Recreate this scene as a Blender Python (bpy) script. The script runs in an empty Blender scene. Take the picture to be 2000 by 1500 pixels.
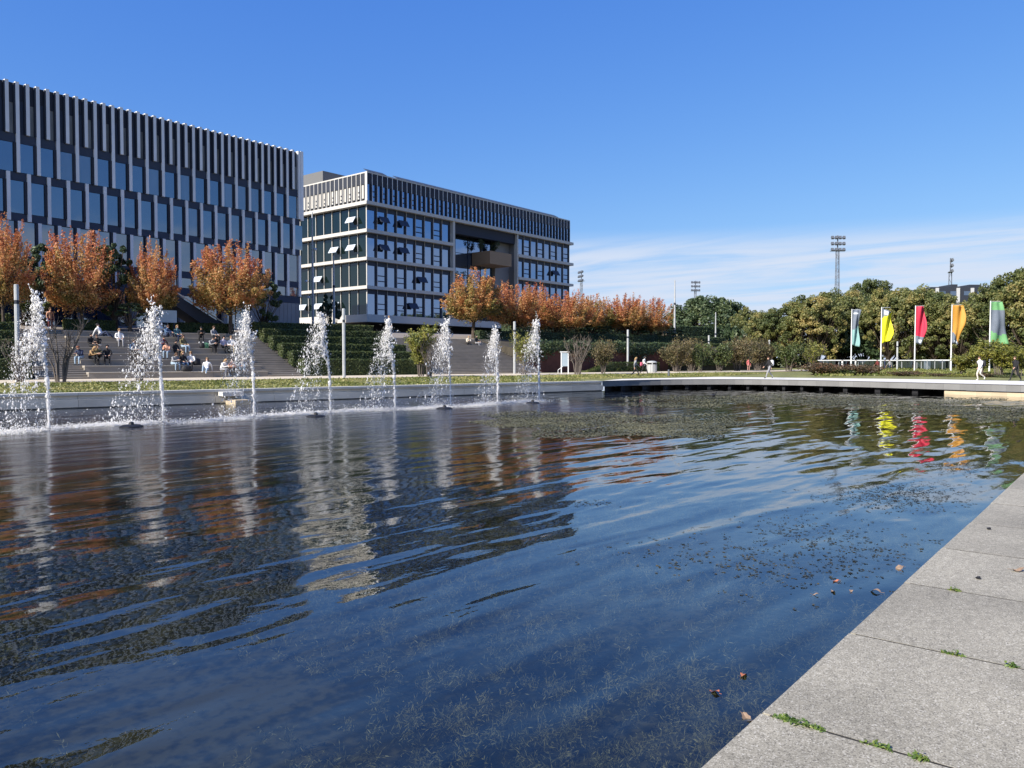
import bpy, bmesh, math, random
import numpy as np
from mathutils import Vector, Matrix

R_ = math.radians
scene = bpy.context.scene
COL = scene.collection

# ---------------------------------------------------------------- camera
# world axes: X runs along the near quay and the office fronts, Y goes from the near quay to the offices
FPX, EYE, HORIZON, YAW = 1530.0, 1.45, 704.0, R_(39.0)
cam_d = bpy.data.cameras.new('camera')
cam = bpy.data.objects.new('camera', cam_d)
COL.objects.link(cam)
cam.location = (0, 0, EYE)
cam.rotation_euler = (R_(90 - 1.72), 0, YAW - R_(90))
cam_d.sensor_width = 36.0
cam_d.lens = 36.0 * FPX / 2000.0
cam_d.clip_start = 0.05
cam_d.clip_end = 9000
scene.camera = cam

# ---------------------------------------------------------------- sky and sun
SUN_EL, SUN_AZ = 35.0, 9.0            # sun stands over -X, turned a little towards +Y
to_sun = Vector((-math.cos(R_(SUN_AZ)) * math.cos(R_(SUN_EL)), math.sin(R_(SUN_AZ)) * math.cos(R_(SUN_EL)), math.sin(R_(SUN_EL))))
world = bpy.data.worlds.new('World')
scene.world = world
world.use_nodes = True
wn, wl = world.node_tree.nodes, world.node_tree.links
wn.clear()
wout = wn.new('ShaderNodeOutputWorld')
bg = wn.new('ShaderNodeBackground'); bg.inputs['Strength'].default_value = 0.15
sky = wn.new('ShaderNodeTexSky'); sky.sky_type = 'NISHITA'; sky.sun_disc = False
sky.sun_elevation = R_(SUN_EL)
sky.sun_rotation = math.atan2(to_sun.x, to_sun.y)
sky.altitude = 0; sky.air_density = 1.0; sky.dust_density = 0.6; sky.ozone_density = 3.0
# deep clear-autumn blue: the same gentle tone curve on every part of the dome, channel by channel
srgb_ = wn.new('ShaderNodeSeparateColor'); wl.new(sky.outputs['Color'], srgb_.inputs[0])
crgb_ = wn.new('ShaderNodeCombineColor')
for ch, (k_, p_) in enumerate(((0.27, 1.16), (0.53, 0.82), (1.74, 0.35))):
    pw = wn.new('ShaderNodeMath'); pw.operation = 'POWER'; pw.inputs[1].default_value = p_; wl.new(srgb_.outputs[ch], pw.inputs[0])
    ml = wn.new('ShaderNodeMath'); ml.operation = 'MULTIPLY'; ml.inputs[1].default_value = k_; wl.new(pw.outputs[0], ml.inputs[0])
    wl.new(ml.outputs[0], crgb_.inputs[ch])
tc = wn.new('ShaderNodeTexCoord')
sep = wn.new('ShaderNodeSeparateXYZ'); wl.new(tc.outputs['Generated'], sep.inputs[0])
def wmath(op, a, b=None, c=None):
    n = wn.new('ShaderNodeMath'); n.operation = op
    for i, v in enumerate((a, b, c)):
        if v is None: continue
        if isinstance(v, (int, float)): n.inputs[i].default_value = v
        else: wl.new(v, n.inputs[i])
    return n.outputs[0]
den = wmath('ADD', wmath('MAXIMUM', sep.outputs['Z'], 0.0), 0.055)
cx = wmath('DIVIDE', sep.outputs['X'], den)
cy = wmath('DIVIDE', sep.outputs['Y'], den)
comb = wn.new('ShaderNodeCombineXYZ'); wl.new(cx, comb.inputs[0]); wl.new(cy, comb.inputs[1])
mp = wn.new('ShaderNodeMapping'); mp.inputs['Rotation'].default_value = (0, 0, R_(-39)); mp.inputs['Scale'].default_value = (1.5, 0.5, 1)
wl.new(comb.outputs[0], mp.inputs['Vector'])
cn = wn.new('ShaderNodeTexNoise'); cn.inputs['Scale'].default_value = 1.1; cn.inputs['Detail'].default_value = 7; cn.inputs['Roughness'].default_value = 0.58; cn.inputs['Distortion'].default_value = 0.5
wl.new(mp.outputs[0], cn.inputs['Vector'])
cr = wn.new('ShaderNodeMapRange'); cr.interpolation_type = 'SMOOTHSTEP'
cr.inputs['From Min'].default_value = 0.24; cr.inputs['From Max'].default_value = 0.58
wl.new(cn.outputs['Fac'], cr.inputs['Value'])
band = wn.new('ShaderNodeMapRange'); band.interpolation_type = 'SMOOTHSTEP'
band.inputs['From Min'].default_value = 0.165; band.inputs['From Max'].default_value = 0.125
wl.new(sep.outputs['Z'], band.inputs['Value'])
cf = wmath('MULTIPLY', wmath('MULTIPLY', cr.outputs[0], band.outputs[0]), 0.92)
mixc = wn.new('ShaderNodeMixRGB'); mixc.inputs['Color2'].default_value = (2.45, 2.75, 3.3, 1)
wl.new(cf, mixc.inputs['Fac']); wl.new(crgb_.outputs[0], mixc.inputs['Color1'])
wl.new(mixc.outputs[0], bg.inputs['Color']); wl.new(bg.outputs[0], wout.inputs[0])

sun_d = bpy.data.lights.new('sun', 'SUN')
sun = bpy.data.objects.new('sun', sun_d); COL.objects.link(sun)
sun_d.energy = 4.6; sun_d.angle = R_(0.53); sun_d.color = (1.0, 0.945, 0.86)
sun.rotation_euler = to_sun.to_track_quat('Z', 'Y').to_euler()

scene.view_settings.view_transform = 'Standard'
scene.view_settings.look = 'None'
scene.view_settings.exposure = 0.9
scene.view_settings.gamma = 1.0
scene.view_settings.use_curve_mapping = False
scene.render.engine = 'CYCLES'
scene.cycles.max_bounces = 7
scene.cycles.transparent_max_bounces = 24
scene.cycles.caustics_reflective = False
scene.cycles.caustics_refractive = False

# ---------------------------------------------------------------- helpers
FWD = Vector((math.cos(YAW), math.sin(YAW)))
RGT = Vector((math.sin(YAW), -math.cos(YAW)))
def P(px, d):
    """plan position seen at photo column px, d metres deep"""
    q = FWD * d + RGT * ((px - 1000.0) / FPX * d)
    return q.x, q.y
def G(px, py, z=0.0):
    """plan position of a point of height z seen at photo pixel (px, py)"""
    return P(px, FPX * (EYE - z) / (py - HORIZON))
def zat(py, d):
    return EYE + (HORIZON - py) / FPX * d
SA = R_(-12.5)                           # the terrace steps are turned 12.5 degrees to the offices
def S2W(s, t):
    return s * math.cos(SA) - t * math.sin(SA), s * math.sin(SA) + t * math.cos(SA)
def W2S(x, y):
    return x * math.cos(SA) + y * math.sin(SA), -x * math.sin(SA) + y * math.cos(SA)
def Pt(px, t):
    """(s, depth) of a point on the line t = const at photo column px"""
    xr = (px - 1000.0) / FPX
    f = (FWD.x * math.cos(SA) + FWD.y * math.sin(SA), -FWD.x * math.sin(SA) + FWD.y * math.cos(SA))
    r = (RGT.x * math.cos(SA) + RGT.y * math.sin(SA), -RGT.x * math.sin(SA) + RGT.y * math.cos(SA))
    d = t / (f[1] + r[1] * xr)
    return f[0] * d + r[0] * xr * d, d
def smooth(a, b, x):
    k = min(1.0, max(0.0, (x - a) / (b - a)))
    return k * k * (3 - 2 * k)

MATS = {}
def nt(name):
    m = bpy.data.materials.new(name); m.use_nodes = True
    n, l = m.node_tree.nodes, m.node_tree.links
    n.clear()
    out = n.new('ShaderNodeOutputMaterial')
    MATS[name] = m
    return m, n, l, out
def mat(name, col, rough=0.6, metal=0.0, var=0.0, scale=4.0, bump=0.0, bscale=40.0, ior=1.45, rnd=0.0, alpha=None, var2=0.0, scale2=60.0, stretch=None):
    """procedural principled material: two noise layers of colour, an optional per-object tint and fine relief"""
    if name in MATS: return MATS[name]
    m, n, l, out = nt(name)
    b = n.new('ShaderNodeBsdfPrincipled')
    b.inputs['Roughness'].default_value = rough; b.inputs['Metallic'].default_value = metal; b.inputs['IOR'].default_value = ior
    l.new(b.outputs[0], out.inputs[0])
    t = n.new('ShaderNodeTexCoord')
    vec = t.outputs['Object']
    geo = n.new('ShaderNodeNewGeometry')
    vec = geo.outputs['Position']
    if stretch:
        mp_ = n.new('ShaderNodeMapping'); mp_.inputs['Scale'].default_value = stretch; l.new(vec, mp_.inputs['Vector']); vec = mp_.outputs[0]
    c = n.new('ShaderNodeRGB'); c.outputs[0].default_value = (*col, 1)
    cur = c.outputs[0]
    def layer(cur, amt, sc, det):
        x = n.new('ShaderNodeTexNoise'); x.inputs['Scale'].default_value = sc; x.inputs['Detail'].default_value = det
        l.new(vec, x.inputs['Vector'])
        r = n.new('ShaderNodeMapRange'); r.inputs['From Min'].default_value = 0.3; r.inputs['From Max'].default_value = 0.7
        r.inputs['To Min'].default_value = 1 - amt; r.inputs['To Max'].default_value = 1 + amt
        l.new(x.outputs['Fac'], r.inputs['Value'])
        v = n.new('ShaderNodeVectorMath'); v.operation = 'SCALE'
        l.new(cur, v.inputs[0]); l.new(r.outputs[0], v.inputs['Scale'])
        return v.outputs[0]
    if var: cur = layer(cur, var, scale, 5)
    if var2: cur = layer(cur, var2, scale2, 2)
    if rnd:
        o = n.new('ShaderNodeObjectInfo')
        r = n.new('ShaderNodeMapRange'); r.inputs['To Min'].default_value = 1 - rnd; r.inputs['To Max'].default_value = 1 + rnd
        l.new(o.outputs['Random'], r.inputs['Value'])
        v = n.new('ShaderNodeVectorMath'); v.operation = 'SCALE'
        l.new(cur, v.inputs[0]); l.new(r.outputs[0], v.inputs['Scale']); cur = v.outputs[0]
    l.new(cur, b.inputs['Base Color'])
    if bump:
        x = n.new('ShaderNodeTexNoise'); x.inputs['Scale'].default_value = bscale; x.inputs['Detail'].default_value = 4
        l.new(vec, x.inputs['Vector'])
        bp = n.new('ShaderNodeBump'); bp.inputs['Strength'].default_value = bump; bp.inputs['Distance'].default_value = 0.02
        l.new(x.outputs['Fac'], bp.inputs['Height']); l.new(bp.outputs[0], b.inputs['Normal'])
    return m
def leafmat(name, stops, transl=0.35, rough=0.55, nscale=0.5, nmix=0.35):
    """leaf colours: ramp over a per-leaf tone attribute pushed about by a broad noise"""
    m, n, l, out = nt(name)
    a = n.new('ShaderNodeAttribute'); a.attribute_name = 'tone'
    geo = n.new('ShaderNodeNewGeometry')
    x = n.new('ShaderNodeTexNoise'); x.inputs['Scale'].default_value = nscale; x.inputs['Detail'].default_value = 2
    l.new(geo.outputs['Position'], x.inputs['Vector'])
    r = n.new('ShaderNodeMapRange'); r.inputs['From Min'].default_value = 0.3; r.inputs['From Max'].default_value = 0.7
    r.inputs['To Min'].default_value = -nmix; r.inputs['To Max'].default_value = nmix
    l.new(x.outputs['Fac'], r.inputs['Value'])
    ad = n.new('ShaderNodeMath'); ad.operation = 'ADD'; ad.use_clamp = True
    l.new(a.outputs['Fac'], ad.inputs[0]); l.new(r.outputs[0], ad.inputs[1])
    cr_ = n.new('ShaderNodeValToRGB')
    e = cr_.color_ramp.elements
    e[0].position, e[0].color = stops[0][0], (*stops[0][1], 1)
    e[1].position, e[1].color = stops[-1][0], (*stops[-1][1], 1)
    for p_, c_ in stops[1:-1]:
        q = e.new(p_); q.color = (*c_, 1)
    l.new(ad.outputs[0], cr_.inputs['Fac'])
    d = n.new('ShaderNodeBsdfPrincipled'); d.inputs['Roughness'].default_value = rough
    l.new(cr_.outputs[0], d.inputs['Base Color'])
    tr = n.new('ShaderNodeBsdfTranslucent'); l.new(cr_.outputs[0], tr.inputs['Color'])
    mx = n.new('ShaderNodeMixShader'); mx.inputs[0].default_value = transl
    l.new(d.outputs[0], mx.inputs[1]); l.new(tr.outputs[0], mx.inputs[2]); l.new(mx.outputs[0], out.inputs[0])
    return m

def link(name, me, parent=None, loc=(0, 0, 0), rot=(0, 0, 0), scale=(1, 1, 1)):
    o = bpy.data.objects.new(name, me)
    COL.objects.link(o)
    o.parent = parent
    o.location = loc; o.rotation_euler = rot; o.scale = scale
    return o
def tag(o, label=None, cat=None, group=None, kind=None):
    if label: o['label'] = label
    if cat: o['category'] = cat
    if group: o['group'] = group
    if kind: o['kind'] = kind
    return o
def empty(name, loc=(0, 0, 0), rz=0.0):
    o = link(name, None, None, loc, (0, 0, rz)); o.empty_display_size = 0.2
    return o
def copy_tree(o, parent=None):
    c = o.copy(); COL.objects.link(c); c.parent = parent
    for ch in o.children:
        copy_tree(ch, c)
    return c

class MB:
    """collects shapes into one mesh"""
    def __init__(s): s.v, s.f, s.m = [], [], []
    def add(s, vs, fs, mi=0):
        k = len(s.v); s.v += [tuple(q) for q in vs]
        for f in fs: s.f.append([i + k for i in f]); s.m.append(mi)
        return s
    def box(s, x0, x1, y0, y1, z0, z1, mi=0):
        vs = [(x, y, z) for z in (z0, z1) for y in (y0, y1) for x in (x0, x1)]
        return s.add(vs, [(0, 2, 3, 1), (4, 5, 7, 6), (0, 1, 5, 4), (2, 6, 7, 3), (0, 4, 6, 2), (1, 3, 7, 5)], mi)
    def prism(s, pts, z0, z1, mi=0):
        n = len(pts)
        vs = [(p[0], p[1], z0) for p in pts] + [(p[0], p[1], z1) for p in pts]
        fs = [tuple(range(n))[::-1], tuple(range(n, 2 * n))] + [(i, (i + 1) % n, n + (i + 1) % n, n + i) for i in range(n)]
        return s.add(vs, fs, mi)
    def tube(s, pts, rad, n=6, mi=0, cap=True):
        pts = [Vector(p) for p in pts]
        if isinstance(rad, (int, float)): rad = [rad] * len(pts)
        k = len(s.v); up0 = None
        for i, p in enumerate(pts):
            t = (pts[min(i + 1, len(pts) - 1)] - pts[max(i - 1, 0)])
            t = t.normalized() if t.length > 1e-9 else Vector((0, 0, 1))
            if up0 is None:
                up0 = Vector((1, 0, 0)) if abs(t.x) < 0.8 else Vector((0, 1, 0))
            a = t.cross(up0); a = a.normalized() if a.length > 1e-6 else t.orthogonal().normalized()
            b = a.cross(t); up0 = b
            for j in range(n):
                w = 2 * math.pi * j / n
                s.v.append(tuple(p + a * (rad[i] * math.cos(w)) + b * (rad[i] * math.sin(w))))
        for i in range(len(pts) - 1):
            for j in range(n):
                s.f.append([k + i * n + j, k + i * n + (j + 1) % n, k + (i + 1) * n + (j + 1) % n, k + (i + 1) * n + j]); s.m.append(mi)
        if cap:
            s.f.append([k + j for j in range(n)][::-1]); s.m.append(mi)
            s.f.append([k + (len(pts) - 1) * n + j for j in range(n)]); s.m.append(mi)
        return s
    def lathe(s, prof, n=12, c=(0, 0), mi=0, a0=0.0):
        k = len(s.v)
        for r, z in prof:
            for j in range(n):
                w = a0 + 2 * math.pi * j / n
                s.v.append((c[0] + r * math.cos(w), c[1] + r * math.sin(w), z))
        for i in range(len(prof) - 1):
            for j in range(n):
                s.f.append([k + i * n + j, k + i * n + (j + 1) % n, k + (i + 1) * n + (j + 1) % n, k + (i + 1) * n + j]); s.m.append(mi)
        s.f.append([k + j for j in range(n)][::-1]); s.m.append(mi)
        s.f.append([k + (len(prof) - 1) * n + j for j in range(n)]); s.m.append(mi)
        return s
    def mesh(s, name, mats, smooth_=False):
        me = bpy.data.meshes.new(name)
        me.from_pydata(s.v, [], s.f)
        if not isinstance(mats, (list, tuple)): mats = [mats]
        for q in mats: me.materials.append(q)
        if len(mats) > 1: me.polygons.foreach_set('material_index', s.m)
        if smooth_: me.polygons.foreach_set('use_smooth', [True] * len(s.f))
        me.update()
        return me
    def build(s, name, mats, parent=None, loc=(0, 0, 0), rot=(0, 0, 0), smooth_=False):
        return link(name, s.mesh(name, mats, smooth_), parent, loc, rot)

BOXES = {}
def pbox(parent, name, x0, x1, y0, y1, z0, z1, m):
    """box part in the parent's own coordinates; alike boxes share one mesh"""
    key = (round(x1 - x0, 3), round(y1 - y0, 3), round(z1 - z0, 3), m.name)
    if key not in BOXES:
        a, b, c = key[0] / 2, key[1] / 2, key[2] / 2
        BOXES[key] = MB().box(-a, a, -b, b, -c, c).mesh(name, m)
    return link(name, BOXES[key], parent, ((x0 + x1) / 2, (y0 + y1) / 2, (z0 + z1) / 2))

def quads_mesh(name, m, centers, ax, bx, tone=None):
    """one mesh of many rhombic faces: centre, half-length axis, half-width axis (n x 3 arrays)"""
    n = len(centers)
    v = np.empty((n, 4, 3), np.float32)
    v[:, 0] = centers - ax; v[:, 1] = centers + bx; v[:, 2] = centers + ax; v[:, 3] = centers - bx
    me = bpy.data.meshes.new(name)
    me.vertices.add(n * 4); me.vertices.foreach_set('co', v.ravel())
    me.loops.add(n * 4); me.loops.foreach_set('vertex_index', np.arange(n * 4, dtype=np.int32))
    me.polygons.add(n); me.polygons.foreach_set('loop_start', np.arange(0, n * 4, 4, dtype=np.int32))
    me.polygons.foreach_set('loop_total', np.full(n, 4, np.int32))
    me.materials.append(m)
    if tone is not None:
        a = me.attributes.new('tone', 'FLOAT', 'FACE'); a.data.foreach_set('value', np.asarray(tone, np.float32))
    me.update(); me.validate()
    return me
def rand_dirs(rng, n):
    d = rng.normal(size=(n, 3)); return d / np.linalg.norm(d, axis=1, keepdims=True)
def leaves(name, m, centers, size, rng, tone, aspect=0.55, out=None, outw=0.0):
    """leaf faces; 'out' pulls each leaf's face normal towards the given direction"""
    n = len(centers)
    nrm = rand_dirs(rng, n)
    if out is not None:
        nrm = nrm + out * outw; nrm /= np.linalg.norm(nrm, axis=1, keepdims=True) + 1e-9
    t = np.cross(nrm, rand_dirs(rng, n)); t /= np.linalg.norm(t, axis=1, keepdims=True) + 1e-9
    b = np.cross(nrm, t)
    s = (size * rng.uniform(0.6, 1.3, n))[:, None]
    return quads_mesh(name, m, centers, t * s, b * s * aspect, tone)
def octas(name, m, c, r, ax=None):
    """many small eight-sided drops in one mesh; r: n x 3 half sizes"""
    n = len(c)
    base = np.array([(1, 0, 0), (-1, 0, 0), (0, 1, 0), (0, -1, 0), (0, 0, 1), (0, 0, -1)], np.float32)
    v = c[:, None, :] + base[None] * r[:, None, :]
    tri = np.array([(0, 2, 4), (2, 1, 4), (1, 3, 4), (3, 0, 4), (2, 0, 5), (1, 2, 5), (3, 1, 5), (0, 3, 5)], np.int32)
    idx = (tri[None] + (np.arange(n, dtype=np.int32) * 6)[:, None, None]).reshape(-1)
    me = bpy.data.meshes.new(name)
    me.vertices.add(n * 6); me.vertices.foreach_set('co', v.astype(np.float32).ravel())
    me.loops.add(len(idx)); me.loops.foreach_set('vertex_index', idx)
    nf = n * 8
    me.polygons.add(nf); me.polygons.foreach_set('loop_start', np.arange(0, nf * 3, 3, dtype=np.int32))
    me.polygons.foreach_set('loop_total', np.full(nf, 3, np.int32))
    me.polygons.foreach_set('use_smooth', np.ones(nf, bool))
    me.materials.append(m); me.update(); me.validate()
    return me
# ---------------------------------------------------------------- materials of the setting
m_quay, n, l, out = nt('quay_concrete')              # washed concrete: pale and dark grains, rain stains, each slab its own tone
geo = n.new('ShaderNodeNewGeometry'); oi = n.new('ShaderNodeObjectInfo')
vo = n.new('ShaderNodeTexVoronoi'); vo.inputs['Scale'].default_value = 190.0; l.new(geo.outputs['Position'], vo.inputs['Vector'])
vs_ = n.new('ShaderNodeSeparateColor'); l.new(vo.outputs['Color'], vs_.inputs[0])
gr = n.new('ShaderNodeValToRGB'); gr.color_ramp.interpolation = 'LINEAR'; e_ = gr.color_ramp.elements
e_[0].position, e_[0].color = 0.0, (0.12, 0.108, 0.084, 1); e_[1].position, e_[1].color = 1.0, (0.46, 0.43, 0.36, 1)
for p_, c_ in ((0.22, (0.228, 0.206, 0.156)), (0.62, (0.288, 0.262, 0.20)), (0.86, (0.325, 0.296, 0.23))):
    q_ = e_.new(p_); q_.color = (*c_, 1)
l.new(vs_.outputs[0], gr.inputs['Fac'])
cur_ = gr.outputs[0]
for sc_, lo_, hi_, det_ in ((1.4, 0.84, 1.10, 6), (0.35, 0.90, 1.08, 3), (22.0, 0.88, 1.12, 3)):
    x_ = n.new('ShaderNodeTexNoise'); x_.inputs['Scale'].default_value = sc_; x_.inputs['Detail'].default_value = det_; l.new(geo.outputs['Position'], x_.inputs['Vector'])
    r_ = n.new('ShaderNodeMapRange'); r_.inputs['From Min'].default_value = 0.32; r_.inputs['From Max'].default_value = 0.66; r_.inputs['To Min'].default_value = lo_; r_.inputs['To Max'].default_value = hi_
    l.new(x_.outputs['Fac'], r_.inputs['Value'])
    v_ = n.new('ShaderNodeVectorMath'); v_.operation = 'SCALE'; l.new(cur_, v_.inputs[0]); l.new(r_.outputs[0], v_.inputs['Scale']); cur_ = v_.outputs[0]
r_ = n.new('ShaderNodeMapRange'); r_.inputs['To Min'].default_value = 0.92; r_.inputs['To Max'].default_value = 1.07; l.new(oi.outputs['Random'], r_.inputs['Value'])
v_ = n.new('ShaderNodeVectorMath'); v_.operation = 'SCALE'; l.new(cur_, v_.inputs[0]); l.new(r_.outputs[0], v_.inputs['Scale'])
pq = n.new('ShaderNodeBsdfPrincipled'); pq.inputs['Roughness'].default_value = 0.9; l.new(v_.outputs[0], pq.inputs['Base Color']); l.new(pq.outputs[0], out.inputs[0])
m_coping = mat('pale_coping', (0.52, 0.50, 0.45), 0.8, var=0.10, scale=1.5, var2=0.1, scale2=30, rnd=0.06)
m_wallc = mat('pool_wall_concrete', (0.60, 0.545, 0.45), 0.75, var=0.14, scale=0.8, stretch=(1, 1, 3), rnd=0.08, bump=0.2, bscale=12)
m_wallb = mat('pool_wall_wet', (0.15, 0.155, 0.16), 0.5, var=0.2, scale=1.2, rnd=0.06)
m_tan = mat('tan_stone', (0.50, 0.40, 0.27), 0.8, var=0.12, scale=1.0, stretch=(1, 1, 4), rnd=0.08)
m_path = mat('sandy_path', (0.55, 0.47, 0.35), 0.9, var=0.07, scale=0.4, var2=0.06, scale2=8)
m_prom = mat('pale_promenade', (0.64, 0.61, 0.55), 0.85, var=0.07, scale=0.3, var2=0.05, scale2=6)
m_grass = mat('lawn', (0.165, 0.165, 0.05), 0.9, var=0.35, scale=0.55, var2=0.3, scale2=9)
m_soil = mat('dark_soil', (0.045, 0.038, 0.026), 0.95, var=0.3, scale=2)
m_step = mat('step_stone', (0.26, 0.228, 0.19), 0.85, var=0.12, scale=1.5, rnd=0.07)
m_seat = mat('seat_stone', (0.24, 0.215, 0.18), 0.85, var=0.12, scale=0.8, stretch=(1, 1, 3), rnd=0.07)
m_nose = mat('sunlit_tread', (0.38, 0.34, 0.28), 0.85, var=0.1, scale=1.5, rnd=0.06)  # paler than the risers: the nosing highlight is put into the colour
m_terr = mat('terrace_paving', (0.22, 0.19, 0.16), 0.85, var=0.1, scale=1)
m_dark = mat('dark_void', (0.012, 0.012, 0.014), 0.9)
m_floor, n, l, out = nt('pool_floor_silt')
geo = n.new('ShaderNodeNewGeometry')
fn1 = n.new('ShaderNodeTexNoise'); fn1.inputs['Scale'].default_value = 0.45; fn1.inputs['Detail'].default_value = 4; l.new(geo.outputs['Position'], fn1.inputs['Vector'])
fn2 = n.new('ShaderNodeTexNoise'); fn2.inputs['Scale'].default_value = 9.0; fn2.inputs['Detail'].default_value = 5; l.new(geo.outputs['Position'], fn2.inputs['Vector'])
fm = n.new('ShaderNodeMath'); fm.operation = 'MULTIPLY_ADD'; fm.inputs[1].default_value = 0.7; l.new(fn2.outputs['Fac'], fm.inputs[0]); l.new(fn1.outputs['Fac'], fm.inputs[2])
frp = n.new('ShaderNodeValToRGB'); e_ = frp.color_ramp.elements
e_[0].position, e_[0].color = 0.62, (0.006, 0.011, 0.016, 1); e_[1].position, e_[1].color = 1.0, (0.075, 0.064, 0.036, 1)
q_ = e_.new(0.85); q_.color = (0.026, 0.025, 0.016, 1)
l.new(fm.outputs[0], frp.inputs['Fac'])
fd = n.new('ShaderNodeBsdfDiffuse'); l.new(frp.outputs[0], fd.inputs['Color']); l.new(fd.outputs[0], out.inputs[0])

def lerp(a, b, k): return (a[0] + (b[0] - a[0]) * k, a[1] + (b[1] - a[1]) * k)
def resample(pts, step):
    out = []
    for a, b in zip(pts[:-1], pts[1:]):
        n = max(1, int(round(math.dist(a, b) / step)))
        out += [lerp(a, b, i / n) for i in range(n)]
    return out + [pts[-1]]
def catmull(pts, n=8):
    out = []
    for i in range(len(pts) - 1):
        p0, p1, p2, p3 = pts[max(i - 1, 0)], pts[i], pts[i + 1], pts[min(i + 2, len(pts) - 1)]
        for j in range(n):
            k = j / n
            out.append(tuple(0.5 * (2 * p1[c] + (p2[c] - p0[c]) * k + (2 * p0[c] - 5 * p1[c] + 4 * p2[c] - p3[c]) * k * k + (3 * p1[c] - p0[c] - 3 * p2[c] + p3[c]) * k ** 3) for c in (0, 1)))
    return out + [pts[-1]]
WATER = -0.70
QV = 1.2
WALL_T = 39.5
# outline of the basin, counter-clockwise: near quay, round far end, long far wall
NEAR = [(-45, QV), (54.0, QV)]
BEND = catmull([(54.0, QV), (54.6, 5.0), (55.9, 10.0), (58.0, 17.0), (58.6, 21.5), (57.2, 25.2), (53.2, 28.6), (S2W(39.6, WALL_T))], 6)
FARW = [S2W(39.6, WALL_T), S2W(-52, WALL_T)]
outline = resample(NEAR, 3.0)[:-1] + resample(BEND, 1.5)[:-1] + resample(FARW, 3.0)[:-1] + resample([FARW[-1], NEAR[0]], 4.0)[:-1]
def ground_h(x, y):
    s, t = W2S(x, y)
    if y < QV + 0.01: return -0.13
    z = 0.30 * smooth(WALL_T + 0.5, WALL_T + 9.5, t) - 0.03
    if x > 50: z = max(z, 0.22 * smooth(64, 76, x + 0.1 * y) - 0.03)
    return z
cen = (14.0, 20.0)
mb = MB(); N = len(outline)
offs = [0.05, 0.7, 2.0, 3.5, 5.5, 8, 11, 14, 18, 24, 32, 48, 80, 160, 400, 1200, 5000]
for o_ in offs:
    for p in outline:
        d = Vector((p[0] - cen[0], p[1] - cen[1])); k = (d.length + o_) / d.length
        if p[1] <= QV + 0.01 and o_ < 30:                # straight back from the near quay
            x, y = p[0], p[1] - o_
        else:
            x, y = cen[0] + d.x * k, cen[1] + d.y * k
        mb.v.append((x, y, ground_h(x, y)))
for j in range(len(offs) - 1):
    for i in range(N):
        mb.f.append([j * N + i, (j + 1) * N + i, (j + 1) * N + (i + 1) % N, j * N + (i + 1) % N]); mb.m.append(0)
tag(mb.build('ground', m_grass), kind='structure')

# ---------------------------------------------------------------- water
m_water, n, l, out = nt('pond_water')
geo = n.new('ShaderNodeNewGeometry')
def wnoise(scale, rz, st, det=2.0, dist=0.0):
    a = n.new('ShaderNodeMapping'); a.inputs['Rotation'].default_value = (0, 0, rz); a.inputs['Scale'].default_value = st
    l.new(geo.outputs['Position'], a.inputs['Vector'])
    b = n.new('ShaderNodeTexNoise'); b.inputs['Scale'].default_value = scale; b.inputs['Detail'].default_value = det; b.inputs['Distortion'].default_value = dist
    l.new(a.outputs[0], b.inputs['Vector'])
    return b.outputs['Fac']
def wm(op, a, b):
    q = n.new('ShaderNodeMath'); q.operation = op
    for i, v in enumerate((a, b)):
        if isinstance(v, (int, float)): q.inputs[i].default_value = v
        else: l.new(v, q.inputs[i])
    return q.outputs[0]
def n_abs(a):
    q = n.new('ShaderNodeMath'); q.operation = 'ABSOLUTE'; l.new(a, q.inputs[0]); return q.outputs[0]
SWELL = wnoise(1.15, R_(8), (0.30, 1.0, 1), 1.5, 0.3)
CROSS = wnoise(1.5, R_(-38), (0.25, 1.0, 1), 1.0, 0.2)
RIP = wnoise(5.0, R_(12), (0.55, 1.0, 1), 2.5)
MIDW = wnoise(2.7, R_(16), (0.32, 1.0, 1), 1.5, 0.3)
FINE = wnoise(17.0, 0, (0.8, 1.0, 1), 2.0)
# the jets stir up the fine ripples round about them
sp = n.new('ShaderNodeSeparateXYZ'); l.new(geo.outputs['Position'], sp.inputs[0])
stir = n.new('ShaderNodeMapRange'); stir.interpolation_type = 'SMOOTHSTEP'
stir.inputs['From Min'].default_value = 7.0; stir.inputs['From Max'].default_value = 26.0; stir.inputs['To Min'].default_value = 0.30; stir.inputs['To Max'].default_value = 1.0
l.new(sp.outputs['Y'], stir.inputs['Value'])
calm = n.new('ShaderNodeMapRange'); calm.interpolation_type = 'SMOOTHSTEP'
calm.inputs['From Min'].default_value = 42.0; calm.inputs['From Max'].default_value = 26.0; calm.inputs['To Min'].default_value = 0.25; calm.inputs['To Max'].default_value = 1.0
l.new(sp.outputs['X'], calm.inputs['Value'])
hgt = wm('ADD', wm('ADD', wm('ADD', wm('MULTIPLY', SWELL, 0.060), wm('MULTIPLY', MIDW, 0.0115)), wm('MULTIPLY', CROSS, 0.014)),
         wm('MULTIPLY', wm('ADD', wm('MULTIPLY', RIP, 0.0026), wm('MULTIPLY', FINE, 0.0022)), wm('MULTIPLY', stir.outputs[0], calm.outputs[0])))
bp = n.new('ShaderNodeBump'); bp.inputs['Strength'].default_value = 1.0; bp.inputs['Distance'].default_value = 1.0
l.new(hgt, bp.inputs['Height'])
dt = n.new('ShaderNodeVectorMath'); dt.operation = 'DOT_PRODUCT'; l.new(geo.outputs['Incoming'], dt.inputs[0]); l.new(bp.outputs[0], dt.inputs[1])
inv = wm('SUBTRACT', 1.0, wm('MINIMUM', n_abs(dt.outputs['Value']), 1.0))
frv = wm('ADD', wm('MULTIPLY', wm('POWER', inv, 3.5), 0.965), 0.035)          # Schlick: the same seen from above and from below
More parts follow.
